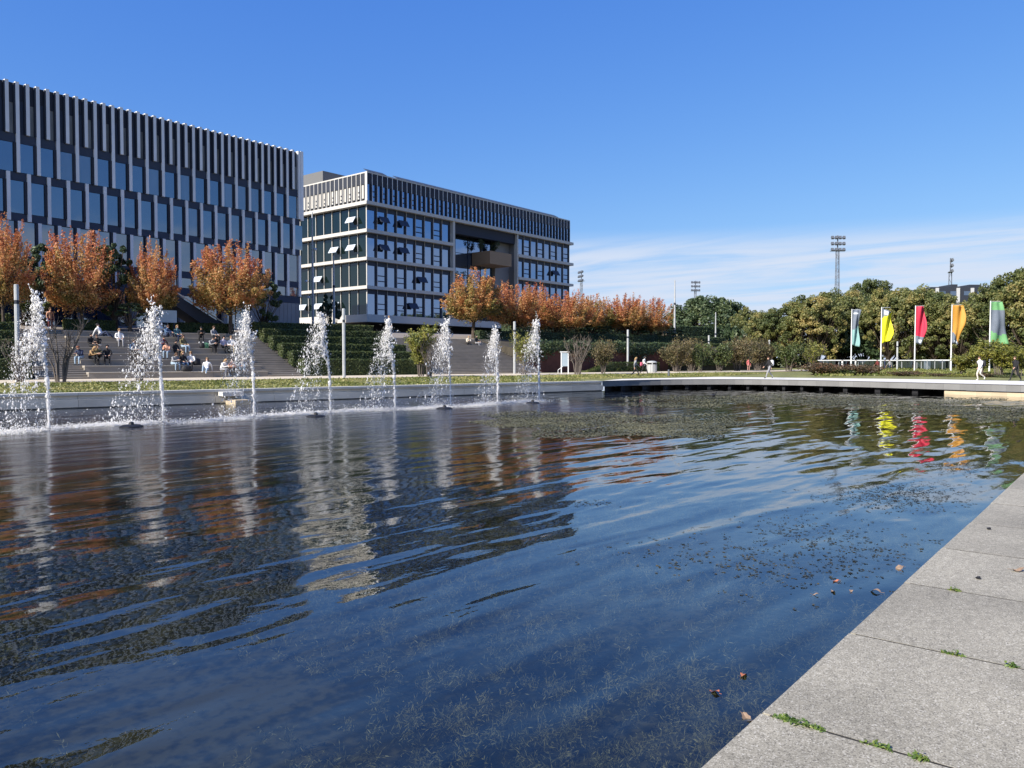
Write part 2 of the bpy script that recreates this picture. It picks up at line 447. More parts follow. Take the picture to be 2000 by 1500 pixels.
gl = n.new('ShaderNodeBsdfGlossy'); rg = n.new('ShaderNodeMapRange'); rg.inputs['From Min'].default_value = 0.3; rg.inputs['From Max'].default_value = 0.8; rg.inputs['To Min'].default_value = 0.02; rg.inputs['To Max'].default_value = 0.19
l.new(wm('MULTIPLY', stir.outputs[0], calm.outputs[0]), rg.inputs['Value']); l.new(rg.outputs[0], gl.inputs['Roughness'])
l.new(bp.outputs[0], gl.inputs['Normal'])
tr = n.new('ShaderNodeBsdfTransparent'); tr.inputs['Color'].default_value = (0.62, 0.68, 0.64, 1)
mk = n.new('ShaderNodeBsdfDiffuse'); mk.inputs['Color'].default_value = (0.06, 0.066, 0.06, 1)      # the water's own murk
mm = n.new('ShaderNodeMixShader'); mm.inputs[0].default_value = 0.045; l.new(tr.outputs[0], mm.inputs[1]); l.new(mk.outputs[0], mm.inputs[2])
mx = n.new('ShaderNodeMixShader'); l.new(frv, mx.inputs[0]); l.new(mm.outputs[0], mx.inputs[1]); l.new(gl.outputs[0], mx.inputs[2])
l.new(mx.outputs[0], out.inputs[0])

def offset_out(p, k):
    d = Vector((p[0] - cen[0], p[1] - cen[1])); q = (d.length + k) / d.length
    return (cen[0] + d.x * q, cen[1] + d.y * q)
wpoly = [offset_out(p, 3.2) if (p[0] > 50 and 2 < p[1] < 30) else (p[0], p[1]) for p in outline]
tag(MB().add([(x, y, WATER) for x, y in wpoly], [list(range(len(wpoly)))]).build('pond_water', m_water), kind='structure')
fpoly = [offset_out(p, 4.0) for p in outline]
tag(MB().add([(x, y, -1.32) for x, y in fpoly], [list(range(len(fpoly)))]).build('pond_floor', m_floor), kind='structure')

# ---------------------------------------------------------------- near quay: slabs laid in rows on a wall
m_joint = mat('joint_dirt', (0.028, 0.025, 0.02), 0.95, var=0.4, scale=20)
quay = empty('near_quay', (0, 0, 0)); tag(quay, kind='structure')
rq = random.Random(4)
def slab_mesh(lx, ly, th, bev):
    bm = bmesh.new(); bmesh.ops.create_cube(bm, size=1.0)
    for v in bm.verts: v.co = Vector((v.co.x * lx, v.co.y * ly, v.co.z * th))
    bmesh.ops.bevel(bm, geom=bm.edges[:], offset=bev, segments=2, affect='EDGES')
    me = bpy.data.meshes.new('slab'); bm.to_mesh(me); bm.free(); me.materials.append(m_quay)
    return me
SL = 1.22
slab_me = slab_mesh(SL - 0.013, 2.4, 0.12, 0.0015)
for r in range(3):
    for k in range(-6, 42):
        u0 = 3.12 + SL * k + (0.0 if r == 0 else SL * 0.5 * (r % 2))
        if u0 + SL > 54.4: continue
        o = link('slab', slab_me, quay, (u0 + SL / 2, QV - 1.2 - 2.412 * r + (rq.uniform(-0.007, 0.007) if r == 0 else 0), -0.06 + rq.uniform(-0.0004, 0.0004)), (0, 0, rq.uniform(-0.0015, 0.0015)))
pbox(quay, 'joint_bed', -6, 54.4, QV - 7.2, QV - 0.03, -0.125, -0.0012, m_joint)
pbox(quay, 'quay_wall', -45, 54.4, QV - 0.5, QV - 0.04, -1.4, -0.125, m_wallb)

# ---------------------------------------------------------------- long far wall with coping blocks and two courses of panels
wall = empty('pond_wall', (0, 0, 0), SA); tag(wall, kind='structure')
s = 39.6
while s > -52:
    L = 3.0
    pbox(wall, 'coping_block', s - L + 0.012, s, WALL_T - 0.06, WALL_T + 0.62, -0.11, 0.006, m_coping)
    pbox(wall, 'upper_panel', s - L + 0.014, s, WALL_T + 0.06, WALL_T + 0.3, -0.30, -0.112, m_wallc)
    pbox(wall, 'lower_panel', s - L + 0.014, s, WALL_T - 0.10, WALL_T + 0.3, -0.64, -0.302, m_wallc)
    s -= L
pbox(wall, 'wall_foot', -52, 39.6, WALL_T + 0.02, WALL_T + 0.3, -1.4, -0.645, m_wallb)
pbox(wall, 'wall_core', -52, 39.6, WALL_T + 0.31, WALL_T + 0.55, -1.4, -0.12, m_wallb)
# the little landing let into the wall
sl, dl = Pt(466, WALL_T); sl0, _ = Pt(425, WALL_T)
land = empty('pond_landing', (0, 0, 0), SA)
pbox(land, 'upper_step', sl0, sl, WALL_T - 0.75, WALL_T - 0.065, -0.30, -0.10, m_coping)
pbox(land, 'lower_step', sl0 + 0.35, sl + 0.06, WALL_T - 1.5, WALL_T - 0.07, -1.3, -0.48, m_tan)
tag(land, 'two-step stone landing jutting from the far pond wall behind the jets', 'landing')

# ---------------------------------------------------------------- promenade deck round the far end
bend = resample(BEND, 1.0)
m_fascia = mat('deck_fascia', (0.18, 0.178, 0.172), 0.7, var=0.12, scale=0.7, rnd=0.1)
deck = empty('promenade_deck', (0, 0, 0)); tag(deck, kind='structure')
mb = MB()
for p in bend:
    for k, z in ((-0.05, 0.012), (2.0, 0.016), (5.0, 0.018), (9.5, 0.02)):
        q = offset_out(p, k); mb.v.append((q[0], q[1], z))
for i in range(len(bend) - 1):
    for j in range(3):
        mb.f.append([i * 4 + j, i * 4 + j + 1, i * 4 + 4 + j + 1, i * 4 + 4 + j]); mb.m.append(0)
mb.build('deck_surface', m_prom, deck)
def strip(parent, name, a, b, k0, k1, z0, z1, m):
    q = [offset_out(a, k0), offset_out(b, k0), offset_out(b, k1), offset_out(a, k1)]
    return MB().prism(q, z0, z1).build(name, m, parent)
blen = 3.0
bl = resample(BEND, blen)
for i, (a, b) in enumerate(zip(bl[:-1], bl[1:])):
    bb = lerp(a, b, 0.994)
    strip(deck, 'fascia_panel', a, bb, 0.0, 0.35, -0.40, 0.008, m_fascia)
    mid = (a[1] + b[1]) / 2
    if mid < 10.2:
        strip(deck, 'stone_panel', a, bb, 0.12, 0.5, -1.3, -0.425, m_tan)
    else:
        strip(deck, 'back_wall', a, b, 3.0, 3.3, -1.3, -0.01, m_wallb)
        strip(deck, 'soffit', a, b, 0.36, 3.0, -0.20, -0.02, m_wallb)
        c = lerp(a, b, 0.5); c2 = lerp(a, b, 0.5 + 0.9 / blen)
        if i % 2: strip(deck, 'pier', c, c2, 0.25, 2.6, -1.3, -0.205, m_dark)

# ---------------------------------------------------------------- sandy path along the steps
def sheet(name, m, pts_s, pts_t, dz, kind='structure'):
    mb = MB(); a, b = len(pts_s), len(pts_t)
    for s_ in pts_s:
        for t_ in pts_t:
            x, y = S2W(s_, t_); mb.v.append((x, y, ground_h(x, y) + dz))
    for i in range(a - 1):
        for j in range(b - 1):
            mb.f.append([i * b + j, (i + 1) * b + j, (i + 1) * b + j + 1, i * b + j + 1]); mb.m.append(0)
    return tag(mb.build(name, m), kind=kind)
sheet('path', m_path, [-60 + 3 * i for i in range(52)], [47.6, 48.6, 50, 52, 54.45], 0.035)

# ---------------------------------------------------------------- terrace with seat steps, flights of stairs and banks
ST0, SZ0, TT = 54.4, 0.30, 64.4
TZ = 3.58
terr = MB()
prof = [(TT, TZ), (68, 3.95), (74, 4.4), (82, 4.8), (170, 4.9)]
edge = [(-60, 88), (-60, 90), (-60, 96), (-60, 110), (-60, 135)]
for (t_, z_), (s0, s1) in zip(prof, edge):
    for s_ in (s0, s1):
        x, y = S2W(s_, t_); terr.v.append((x, y, z_))
for s_ in (-60, 88):
    x, y = S2W(s_, TT); terr.v.append((x, y, -0.2))
x, y = S2W(150, 170); terr.v.append((x, y, -0.2))
for i in range(4): terr.f.append([2 * i, 2 * i + 1, 2 * i + 3, 2 * i + 2]); terr.m.append(0)
terr.f.append([10, 11, 1, 0]); terr.m.append(0)
for i in range(4): terr.f.append([2 * i + 1, 11 if i == 0 else 12, 2 * i + 3]); terr.m.append(0)
tag(terr.build('terrace', m_terr), kind='structure')

steps = empty('seating_steps', (0, 0, 0), SA)
tag(steps, 'broad brown stone seat steps between two narrow flights, crowded with sitting people', 'steps')
NSEAT, SRISE, STREAD = 8, (TZ - SZ0) / 8, (TT - ST0) / 8
SEAT0, SEAT1 = 9.7, 21.1
def seat_z(k): return SZ0 + SRISE * (k + 1)
def seat_t(k): return ST0 + STREAD * k
for k in range(NSEAT):
    for a, b in ((SEAT0, 13.5), (13.5, 17.3), (17.3, SEAT1)):
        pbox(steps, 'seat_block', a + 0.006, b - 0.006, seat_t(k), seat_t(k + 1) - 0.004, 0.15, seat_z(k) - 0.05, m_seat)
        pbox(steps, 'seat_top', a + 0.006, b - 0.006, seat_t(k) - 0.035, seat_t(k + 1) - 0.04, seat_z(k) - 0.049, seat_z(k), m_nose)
def flight(parent, s0, s1, n_):
    for k in range(n_):
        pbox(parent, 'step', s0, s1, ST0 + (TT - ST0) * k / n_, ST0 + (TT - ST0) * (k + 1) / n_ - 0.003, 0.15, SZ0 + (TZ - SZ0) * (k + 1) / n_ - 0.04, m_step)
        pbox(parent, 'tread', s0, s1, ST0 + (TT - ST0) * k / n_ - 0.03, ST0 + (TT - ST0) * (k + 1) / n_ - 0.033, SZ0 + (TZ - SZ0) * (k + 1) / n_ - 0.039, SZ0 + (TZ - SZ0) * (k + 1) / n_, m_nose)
flight(steps, 6.9, SEAT0 - 0.004, 24)
flight(steps, SEAT1 + 0.004, 23.7, 24)
m_cheek = mat('cheek_wall', (0.2, 0.17, 0.14), 0.85, var=0.1, scale=2)
stair2 = empty('open_stairs', (0, 0, 0), SA)
tag(stair2, 'wide flight of brown stone stairs under the orange trees, right of the stepped hedges', 'stairs')
flight(stair2, 35.0, 46.7, 25)

def bank(name, s0, s1, t0, z0):
    mb = MB()
    for s_ in (s0, s1):
        for t_, z_ in ((t0, -0.2), (t0, z0), (TT - 0.01, TZ - 0.03), (TT - 0.01, -0.2)):
            x, y = S2W(s_, t_); mb.v.append((x, y, z_))
    mb.f = [[0, 1, 2, 3], [7, 6, 5, 4], [1, 5, 6, 2], [0, 4, 5, 1]]; mb.m = [0] * 4
    return tag(mb.build(name, m_soil), kind='structure')
bank('planted_bank', -60, 6.88, ST0 + 0.3, 0.33)
bank('planted_bank', 23.72, 34.98, ST0 + 0.3, 0.33)
bank('planted_bank', 46.72, 88, 57.6, 2.5)
m_redwall = mat('dark_red_wall', (0.085, 0.028, 0.022), 0.8, var=0.25, scale=1.5, rnd=0.1)
rw = empty('red_retaining_wall', (0, 0, 0), SA)
for k in range(7):
    pbox(rw, 'wall_panel', 46.75 + 3.0 * k, 46.75 + 3.0 * k + 2.985, 57.3, 57.58, 0.1, 2.55, m_redwall)
pbox(rw, 'wall_cap', 46.75, 67.75, 57.25, 57.62, 2.552, 2.63, m_soil)
tag(rw, 'dark red retaining wall under the orange trees, right of the open stairs', 'wall')
# ---------------------------------------------------------------- office buildings
m_fin = mat('aluminium_fin', (0.68, 0.68, 0.68), 0.45, metal=0.0, var=0.05, scale=1.0, rnd=0.05)
m_fin2 = mat('pale_fin', (0.50, 0.48, 0.44), 0.5, var=0.04, scale=1.0, rnd=0.05)
m_frame = mat('dark_frame', (0.022, 0.028, 0.042), 0.8, rnd=0.15)
m_spand = mat('dark_spandrel', (0.03, 0.042, 0.07), 0.7, rnd=0.1)
m_upper = mat('anthracite_panel', (0.022, 0.027, 0.042), 0.75, rnd=0.2)
m_blind = mat('grey_blind_panel', (0.17, 0.175, 0.17), 0.5, rnd=0.3, var=0.25, scale=1.2, stretch=(1, 1, 0.4))
m_slab = mat('white_slab', (0.50, 0.475, 0.43), 0.6, var=0.04, scale=0.6)
m_core = mat('building_core', (0.02, 0.022, 0.026), 0.8)
m_clad = mat('grey_cladding', (0.20, 0.20, 0.205), 0.6, var=0.08, scale=0.8, rnd=0.12)
m_roof = mat('roof_grey', (0.13, 0.13, 0.13), 0.7)
m_wood = mat('brown_wood', (0.26, 0.17, 0.10), 0.6, var=0.15, scale=3, stretch=(1, 1, 12))
m_solar = mat('solar_panel', (0.05, 0.055, 0.06), 0.4)
def glass(name, col, refl, rough, amt, tint=(0.75, 0.87, 1.0, 1)):
    """coated facade glass: dark body, mirror sheen that grows towards grazing, each pane a little different behind"""
    m, n, l, out = nt(name)
    b = n.new('ShaderNodeBsdfDiffuse')
    oi = n.new('ShaderNodeObjectInfo'); geo = n.new('ShaderNodeNewGeometry')
    x = n.new('ShaderNodeTexNoise'); x.inputs['Scale'].default_value = 0.9; x.inputs['Detail'].default_value = 2
    mp_ = n.new('ShaderNodeMapping'); mp_.inputs['Scale'].default_value = (1.6, 1.6, 0.5)
    l.new(geo.outputs['Position'], mp_.inputs['Vector']); l.new(mp_.outputs[0], x.inputs['Vector'])
    r = n.new('ShaderNodeMapRange'); r.inputs['To Min'].default_value = 1 - amt; r.inputs['To Max'].default_value = 1 + amt
    ad = n.new('ShaderNodeMath'); ad.operation = 'MULTIPLY_ADD'; ad.inputs[1].default_value = 0.5
    l.new(oi.outputs['Random'], ad.inputs[0])
    sc = n.new('ShaderNodeMath'); sc.operation = 'MULTIPLY'; sc.inputs[1].default_value = 0.6; l.new(x.outputs['Fac'], sc.inputs[0]); l.new(sc.outputs[0], ad.inputs[2])
    l.new(ad.outputs[0], r.inputs['Value'])
    v = n.new('ShaderNodeVectorMath'); v.operation = 'SCALE'; v.inputs[0].default_value = col; l.new(r.outputs[0], v.inputs['Scale'])
    l.new(v.outputs[0], b.inputs['Color'])
    # panes are never perfectly flat
    w = n.new('ShaderNodeTexNoise'); w.inputs['Scale'].default_value = 0.55; w.inputs['Detail'].default_value = 1; l.new(geo.outputs['Position'], w.inputs['Vector'])
    bp = n.new('ShaderNodeBump'); bp.inputs['Strength'].default_value = 0.3; bp.inputs['Distance'].default_value = 0.03
    l.new(w.outputs['Fac'], bp.inputs['Height'])
    g = n.new('ShaderNodeBsdfGlossy'); g.inputs['Roughness'].default_value = rough; g.inputs['Color'].default_value = tint; l.new(bp.outputs[0], g.inputs['Normal'])
    f = n.new('ShaderNodeFresnel'); f.inputs['IOR'].default_value = 1.5
    ma = n.new('ShaderNodeMath'); ma.operation = 'MULTIPLY_ADD'; ma.inputs[1].default_value = 1 - refl; ma.inputs[2].default_value = refl; ma.use_clamp = True
    l.new(f.outputs[0], ma.inputs[0])
    mx = n.new('ShaderNodeMixShader'); l.new(ma.outputs[0], mx.inputs[0]); l.new(b.outputs[0], mx.inputs[1]); l.new(g.outputs[0], mx.inputs[2])
    l.new(mx.outputs[0], out.inputs[0])
    return m
m_glass1 = glass('blue_glass', (0.018, 0.03, 0.052), 0.22, 0.03, 0.75)
m_glassc = glass('curtained_glass', (0.075, 0.085, 0.095), 0.18, 0.05, 0.6)
m_glass2 = glass('bright_glass', (0.02, 0.03, 0.045), 0.36, 0.02, 0.6, (0.5, 0.68, 1.0, 1))
m_glass3 = glass('green_reflection_glass', (0.003, 0.008, 0.007), 0.02, 0.04, 0.7)  # dark green reflection of neighbouring office and trees put into the body colour
m_sash = mat('sunlit_sash', (0.5, 0.55, 0.6), 0.3)  # open sashes on the sunny side: sunlight put into the colour
m_glass4 = glass('pale_glass', (0.16, 0.18, 0.2), 0.35, 0.08, 0.4)

# ---- the long office on the left: staggered rows of fins
B1 = empty('office_building', (28, 68.7, 3.6))
tag(B1, 'long dark-glazed office block with staggered rows of grey vertical fins, at the left', 'building')
OX, OY, OZ = 28, 68.7, 3.6
def b1(name, x0, x1, y0, y1, z0, z1, m): return pbox(B1, name, x0 - OX, x1 - OX, y0 - OY, y1 - OY, z0 - OZ, z1 - OZ, m)
PB, UE = 1.45, 49.9
U0 = UE - 27 * PB
b1('wall', U0, UE - 0.15, OY + 0.5, OY + 19, 3.6, 22.55, m_core)
b1('roof', U0, UE - 0.2, OY + 0.6, OY + 18.9, 22.555, 22.7, m_roof)
for z0, z1 in ((18.42, 19.12), (15.5, 16.12), (9.0, 9.6)):
    b1('spandrel_band', U0, UE - 0.06, OY + 0.10, OY + 0.495, z0, z1, m_spand)
b1('spandrel_band', U0, UE - 0.06, OY + 0.11, OY + 0.495, 12.36, 12.95, m_spand)
b1('spandrel_band', U0, UE - 0.06, OY + 0.11, OY + 0.495, 7.4, 8.1, m_spand)
rb = random.Random(8)
FW, FD = 0.26, 0.40
def fin(uf, z0, z1): b1('fin', uf - FW / 2, uf + FW / 2, OY - 0.06, OY + FD, z0, z1, m_fin)
def bay(uf, z0, z1, m, pitch=PB):
    """dark jamb left of the fin at uf, pane right of it"""
    b1('jamb', uf - FW / 2 - 0.17, uf - FW / 2 - 0.002, OY - 0.03, OY + 0.49, z0, z1, m_frame)
    b1('window_pane', uf + FW / 2, uf + pitch - FW / 2 - 0.175, OY + 0.13, OY + 0.19, z0 + 0.02, z1 - 0.02, rb.choice((m, m, m, m_glassc)))
for i in range(27):
    uf = UE - 0.16 - PB * i
    uh = uf - PB / 2
    fin(uf, 16.12, 23.12); fin(uh, 19.12, 23.12)
    fin(uh, 12.36, 16.11)
    fin(uf, 8.1, 12.35)
    if i:
        bay(uf, 16.14, 18.41, m_glass1); bay(uf, 9.61, 12.34, m_glass1); b1('lower_pane', uf + FW / 2, uf + PB - FW / 2 - 0.175, OY + 0.13, OY + 0.19, 8.12, 8.99, m_glass1)
    bay(uh, 12.96, 15.49, m_glass1)
    # top storey, half the pitch: panel above, lower panel alternately pale and dark
    for q, uu in ((0, uf), (1, uh)):
        if q == 0 and i == 0: continue
        b1('top_panel', uu + FW / 2, uu + PB / 2 - FW / 2 - 0.115, OY + 0.15, OY + 0.45, 21.75 - 0.25 * q, 23.02, m_upper)
        b1('top_jamb', uu - FW / 2 - 0.11, uu - FW / 2 - 0.002, OY - 0.05, OY + 0.42, 19.13, 23.0, m_frame)
        b1('lower_panel', uu + FW / 2, uu + PB / 2 - FW / 2 - 0.12, OY + 0.18, OY + 0.42, 19.14, 21.74 - 0.25 * q, m_blind if q else m_spand)
b1('corner_fin', UE - 0.01, UE + 0.32, OY - 0.08, OY + 0.6, 16.0, 23.15, m_fin)
b1('end_wall', UE - 0.14, UE + 0.05, OY + 0.62, OY + 19, 3.6, 22.9, m_upper)
# ground floor: dark glazing, grey cladding strips near the right corner, pillars
for i in range(27):
    uf = UE - 0.16 - PB * i
    if i < 4:
        for q in range(3): b1('cladding_strip', uf - PB + q * 0.483 + 0.01, uf - PB + q * 0.483 + 0.47, OY + 0.12, OY + 0.49, 3.6, 7.38, m_clad)
    else:
        b1('ground_pane', uf - PB + 0.06, uf - 0.06, OY + 0.35, OY + 0.4, 3.7, 7.38, m_glass1)
        if i % 3 == 0: b1('pillar', uf - 0.2, uf + 0.2, OY - 0.3, OY + 0.1, 3.6, 7.39, m_clad)

# sloping outside stair in front of it
stx, std = P(340, 63.5)[0], 0
es = empty('entrance_stair', (0, 0, 0))
a = P(337, 62.0); b = P(437, 66.5)
q = MB(); zb, zt = 3.9, 6.9
q.add([(a[0], a[1], zt), (a[0], a[1], zt - 0.9), (b[0], b[1], zb - 0.6), (b[0], b[1], zb + 0.6),
       (a[0] - 0.3, a[1] + 1.6, zt), (a[0] - 0.3, a[1] + 1.6, zt - 0.9), (b[0] - 0.3, b[1] + 1.6, zb - 0.6), (b[0] - 0.3, b[1] + 1.6, zb + 0.6)],
      [(0, 1, 2, 3), (7, 6, 5, 4), (0, 3, 7, 4), (1, 5, 6, 2), (0, 4, 5, 1), (3, 2, 6, 7)])
q.build('stair_flight', m_spand, es)
MB().tube([(a[0], a[1] - 0.05, zt + 0.15), (b[0], b[1] - 0.05, zb + 0.75)], 0.06, 6).build('handrail', m_fin, es)
tag(es, 'dark sloping outdoor stair at the foot of the left office', 'stair')
m_panel = mat('pale_blue_panel', (0.30, 0.37, 0.42), 0.5, var=0.05, scale=2)
pnx, pny = P(329, 61.0)
pn = empty('notice_panel', (pnx, pny, 3.6), SA)
pbox(pn, 'board', -0.66, 0.66, -0.06, 0.06, 0.8, 1.75, m_panel); pbox(pn, 'leg', -0.5, -0.42, -0.05, 0.05, 0.0, 0.8, m_frame); pbox(pn, 'leg', 0.42, 0.5, -0.05, 0.05, 0.0, 0.8, m_frame)
tag(pn, 'pale blue board standing behind the hedge on top of the seat steps', 'board')

# ---- the second office: white floor bands, big opening, balcony box
B2 = empty('corner_office', (69.4, 81, 3.6))
tag(B2, 'five-storey glass office with white floor bands and a large opening with a wooden box', 'building')
BX, BY, BZ = 69.4, 81.0, 3.6
def b2(name, x0, x1, y0, y1, z0, z1, m): return pbox(B2, name, x0 - BX, x1 - BX, y0 - BY, y1 - BY, z0 - BZ, z1 - BZ, m)
def under(o, part):
    """makes o a sub-part of part, both built in the same thing's coordinates"""
    o.parent = part; o.location = o.location - part.location
    return o
XL, XV0, XV1, XR, YB = 69.4, 85.6, 101.4, 116.6, 103.0
b2('wall', XL + 0.5, XV0, BY + 0.5, YB, 6.6, 26.2, m_core)
b2('wall', XV1, XR - 0.3, BY + 0.5, YB, 6.6, 26.2, m_core)
b2('wall', XV0, XV1, BY + 5.6, YB, 6.6, 22.2, m_core)
b2('wall', XV0, XV1, BY + 0.5, YB, 22.2, 26.2, m_core)
b2('wall', XV0, XV1, BY + 0.5, BY + 5.6, 6.6, 11.0, m_core)
b2('recessed_base', XL + 3.0, XR - 2, BY + 3.5, YB, 3.6, 6.59, m_core)
b2('roof_slab', XL + 0.05, XR + 0.05, BY + 0.05, YB, 26.45, 26.62, m_slab)
bands = ((22.2, 22.65), (18.5, 18.95), (14.8, 15.22), (11.0, 11.43))
for i, (z0, z1) in enumerate(bands):
    rr = [(XL - 0.5, XR + 0.5)] if i == 0 else [(XL - 0.5, XV0 + 0.1), (XV1 - 0.05, XR + 0.5)]
    for x0, x1 in rr: b2('floor_band', x0, x1, BY - 0.45, BY + 0.6, z0, z1, m_slab)
    b2('floor_band', XL - 0.5, XL + 0.6, BY + 0.602, YB, z0, z1, m_slab)
b2('floor_band', XL - 0.7, XR + 0.5, BY - 0.65, BY + 0.6, 6.6, 7.6, m_slab)
b2('floor_band', XL - 0.7, XL + 0.6, BY + 0.602, YB, 6.6, 7.6, m_slab)
floors = ((18.95, 22.2), (15.22, 18.5), (11.43, 14.8), (7.6, 11.0))
OPENF = {(0, 1), (0, 3), (1, 1), (1, 3), (2, 5), (3, 4)}
OPENR = {(1, 5)}
OPENL = {(0, 1), (1, 1), (1, 3), (2, 5), (3, 5), (3, 7), (3, 3)}
def tilt_pane(x0, x1, z, axis, m):
    """top-hung sash standing open"""
    w = (x1 - x0) / 2
    me = MB().box(-w, w, -0.03, 0.03, -0.95, 0.0).mesh('open_sash', m)
    if axis == 'x':
        link('open_sash', me, B2, ((x0 + x1) / 2 - BX, -0.1, z - BZ), (R_(-32), 0, 0))
    else:
        link('open_sash', me, B2, (-0.1, (x0 + x1) / 2 - BY, z - BZ), (R_(-32), 0, R_(-90)))
for fi, (z0, z1) in enumerate(floors):
    for part, x0, nb, pit in (('L', XL + 0.06, 9, (XV0 - XL - 0.06) / 9), ('R', XV1 + 0.1, 8, (XR - XV1 - 0.1) / 8)):
        for k in range(nb + 1):
            xa = x0 + pit * k
            b2('mullion', xa - 0.035, xa + 0.035, BY + 0.14, BY + 0.3, z0, z1, m_fin2)
            if k == nb: break
            b2('jamb', xa + pit - 0.38, xa + pit - 0.04, BY + 0.15, BY + 0.45, z0, z1, m_frame)
            b2('head_shadow_panel', xa + 0.055, xa + pit - 0.385, BY + 0.14, BY + 0.45, z1 - 0.62, z1 - 0.005, m_spand)  # dark panel standing in for the floor band's shadow on the glass
            wp = b2('window_pane', xa + 0.055, xa + pit - 0.385, BY + 0.24, BY + 0.3, z0 + 0.01, z1 - 0.625, m_glass2)
            isopen = (fi, k) in (OPENF if part == 'L' else OPENR)
            if isopen: tilt_pane(xa + 0.06, xa + pit - 0.06, z0 + 1.95, 'x', m_spand)  # shaded underside of the open sash put into its dark colour
            elif k % 2:
                for zz in (z0 + 0.72, z0 + 1.45): under(b2('window_bar', xa + 0.06, xa + pit - 0.4, BY + 0.16, BY + 0.238, zz, zz + 0.11, m_frame), wp)
    nl, pl = 12, 1.82
    for k in range(nl):
        ya = BY + 0.35 + pl * k
        b2('mullion', XL + 0.13, XL + 0.3, ya - 0.045, ya + 0.045, z0, z1, m_fin2)
        if k < nl - 1:
            b2('window_pane', XL + 0.24, XL + 0.3, ya + 0.047, ya + pl - 0.047, z0 + 0.01, z1 - 0.02, m_glass3)
            b2('curtain', XL + 0.305, XL + 0.4, ya + 0.5, ya + 0.9, z0 + 0.02, z1 - 0.05, m_glass3)
            if (fi, k) in OPENL: tilt_pane(ya + 0.06, ya + pl - 0.06, z0 + 1.9, 'y', m_sash)
# top storey
nt_, pt = 52, (XR - XL) / 52
for k in range(nt_ + 1):
    xa = XL + 0.04 + pt * k
    b2('top_fin', xa - 0.035, xa + 0.035, BY + 0.03, BY + 0.3, 22.652, 26.44, m_fin)
    if k == nt_: break
    b2('top_panel', xa + 0.042, xa + pt - 0.042, BY + 0.1, BY + 0.4, 25.0, 26.43, m_upper)
    tp = b2('top_pane', xa + 0.042, xa + pt - 0.28, BY + 0.2, BY + 0.26, 22.7, 24.99, m_glass2)
    b2('top_jamb', xa + pt - 0.278, xa + pt - 0.038, BY + 0.04, BY + 0.4, 22.66, 24.99, m_frame)
    if k % 2:
        for zz in (23.35, 24.05): under(b2('window_bar', xa + 0.05, xa + pt - 0.28, BY + 0.14, BY + 0.198, zz, zz + 0.12, m_frame), tp)
for k in range(24):
    ya = BY + 0.42 + 0.92 * k
    if ya > YB - 1: break
    b2('top_fin', XL + 0.02, XL + 0.3, ya - 0.05, ya + 0.05, 22.652, 26.44, m_fin2)
    b2('top_panel', XL + 0.1, XL + 0.4, ya + 0.052, ya + 0.866, 25.0, 26.43, m_upper)
    tp = b2('top_pane', XL + 0.2, XL + 0.26, ya + 0.42, ya + 0.866, 23.15, 24.99, m_slab)
    b2('top_jamb', XL + 0.12, XL + 0.4, ya + 0.053, ya + 0.418, 22.66, 24.99, m_frame)
    if k % 2:
        for zz in (23.4, 23.95): under(b2('window_bar', XL + 0.14, XL + 0.198, ya + 0.42, ya + 0.66, zz, zz + 0.16, m_frame), tp)
# the great opening
b2('white_post', XV0 + 0.1, XV0 + 0.55, BY - 0.3, BY + 0.4, 7.602, 22.198, m_slab)
b2('white_post', XV1 - 0.35, XV1 - 0.06, BY - 0.3, BY + 0.4, 7.602, 22.198, m_slab)
b2('side_wall', XV0 + 0.002, XV0 + 0.1, BY + 0.5, BY + 5.5, 11.0, 22.19, m_upper)
b2('side_wall', XV1 - 0.2, XV1 - 0.002, BY + 0.5, BY + 5.5, 11.0, 22.19, m_clad)
b2('soffit_panel', XV0 + 0.56, XV1 - 0.36, BY + 0.2, BY + 1.2, 20.6, 22.19, m_upper)
b2('dark_wall', 97.6, XV1 - 0.21, BY + 1.6, BY + 5.55, 11.0, 22.19, m_clad)
for c in range(4):
    for r in range(3):
        xa = XV0 + 0.15 + c * 2.95; za = 11.5 + r * 3.3
        b2('big_pane', xa + 0.06, xa + 2.9, BY + 2.15, BY + 2.2, za + 0.05, za + 3.26, m_glass2)
    b2('glazing_bar', XV0 + 0.15 + c * 2.95 - 0.04, XV0 + 0.15 + c * 2.95 + 0.04, BY + 2.05, BY + 2.3, 11.4, 21.4, m_frame)
box = b2('wooden_box', 92.5, 97.8, BY - 1.7, BY + 2.04, 16.45, 18.45, m_wood)
b2('terrace_planter', XV0 + 0.6, 93.0, BY + 0.2, BY + 2.0, 11.44, 12.7, m_upper)
# roof: tilted solar panels, plant room
sol = MB().box(-0.8, 0.8, -0.5, 0.5, -0.03, 0.03).mesh('solar_panel', m_solar)
for k in range(25):
    if k in (2,): continue
    link('solar_panel', sol, B2, (1.2 + 1.75 * k, 0.75, 26.95 - BZ), (R_(28), 0, 0))
for k in range(8): link('solar_panel', sol, B2, (0.9, 3.2 + 2.2 * k, 26.85 - BZ), (R_(22), 0, R_(-90)))
b2('plant_room', 71.8, 82, 93.5, 101, 26.63, 29.0, m_roof)
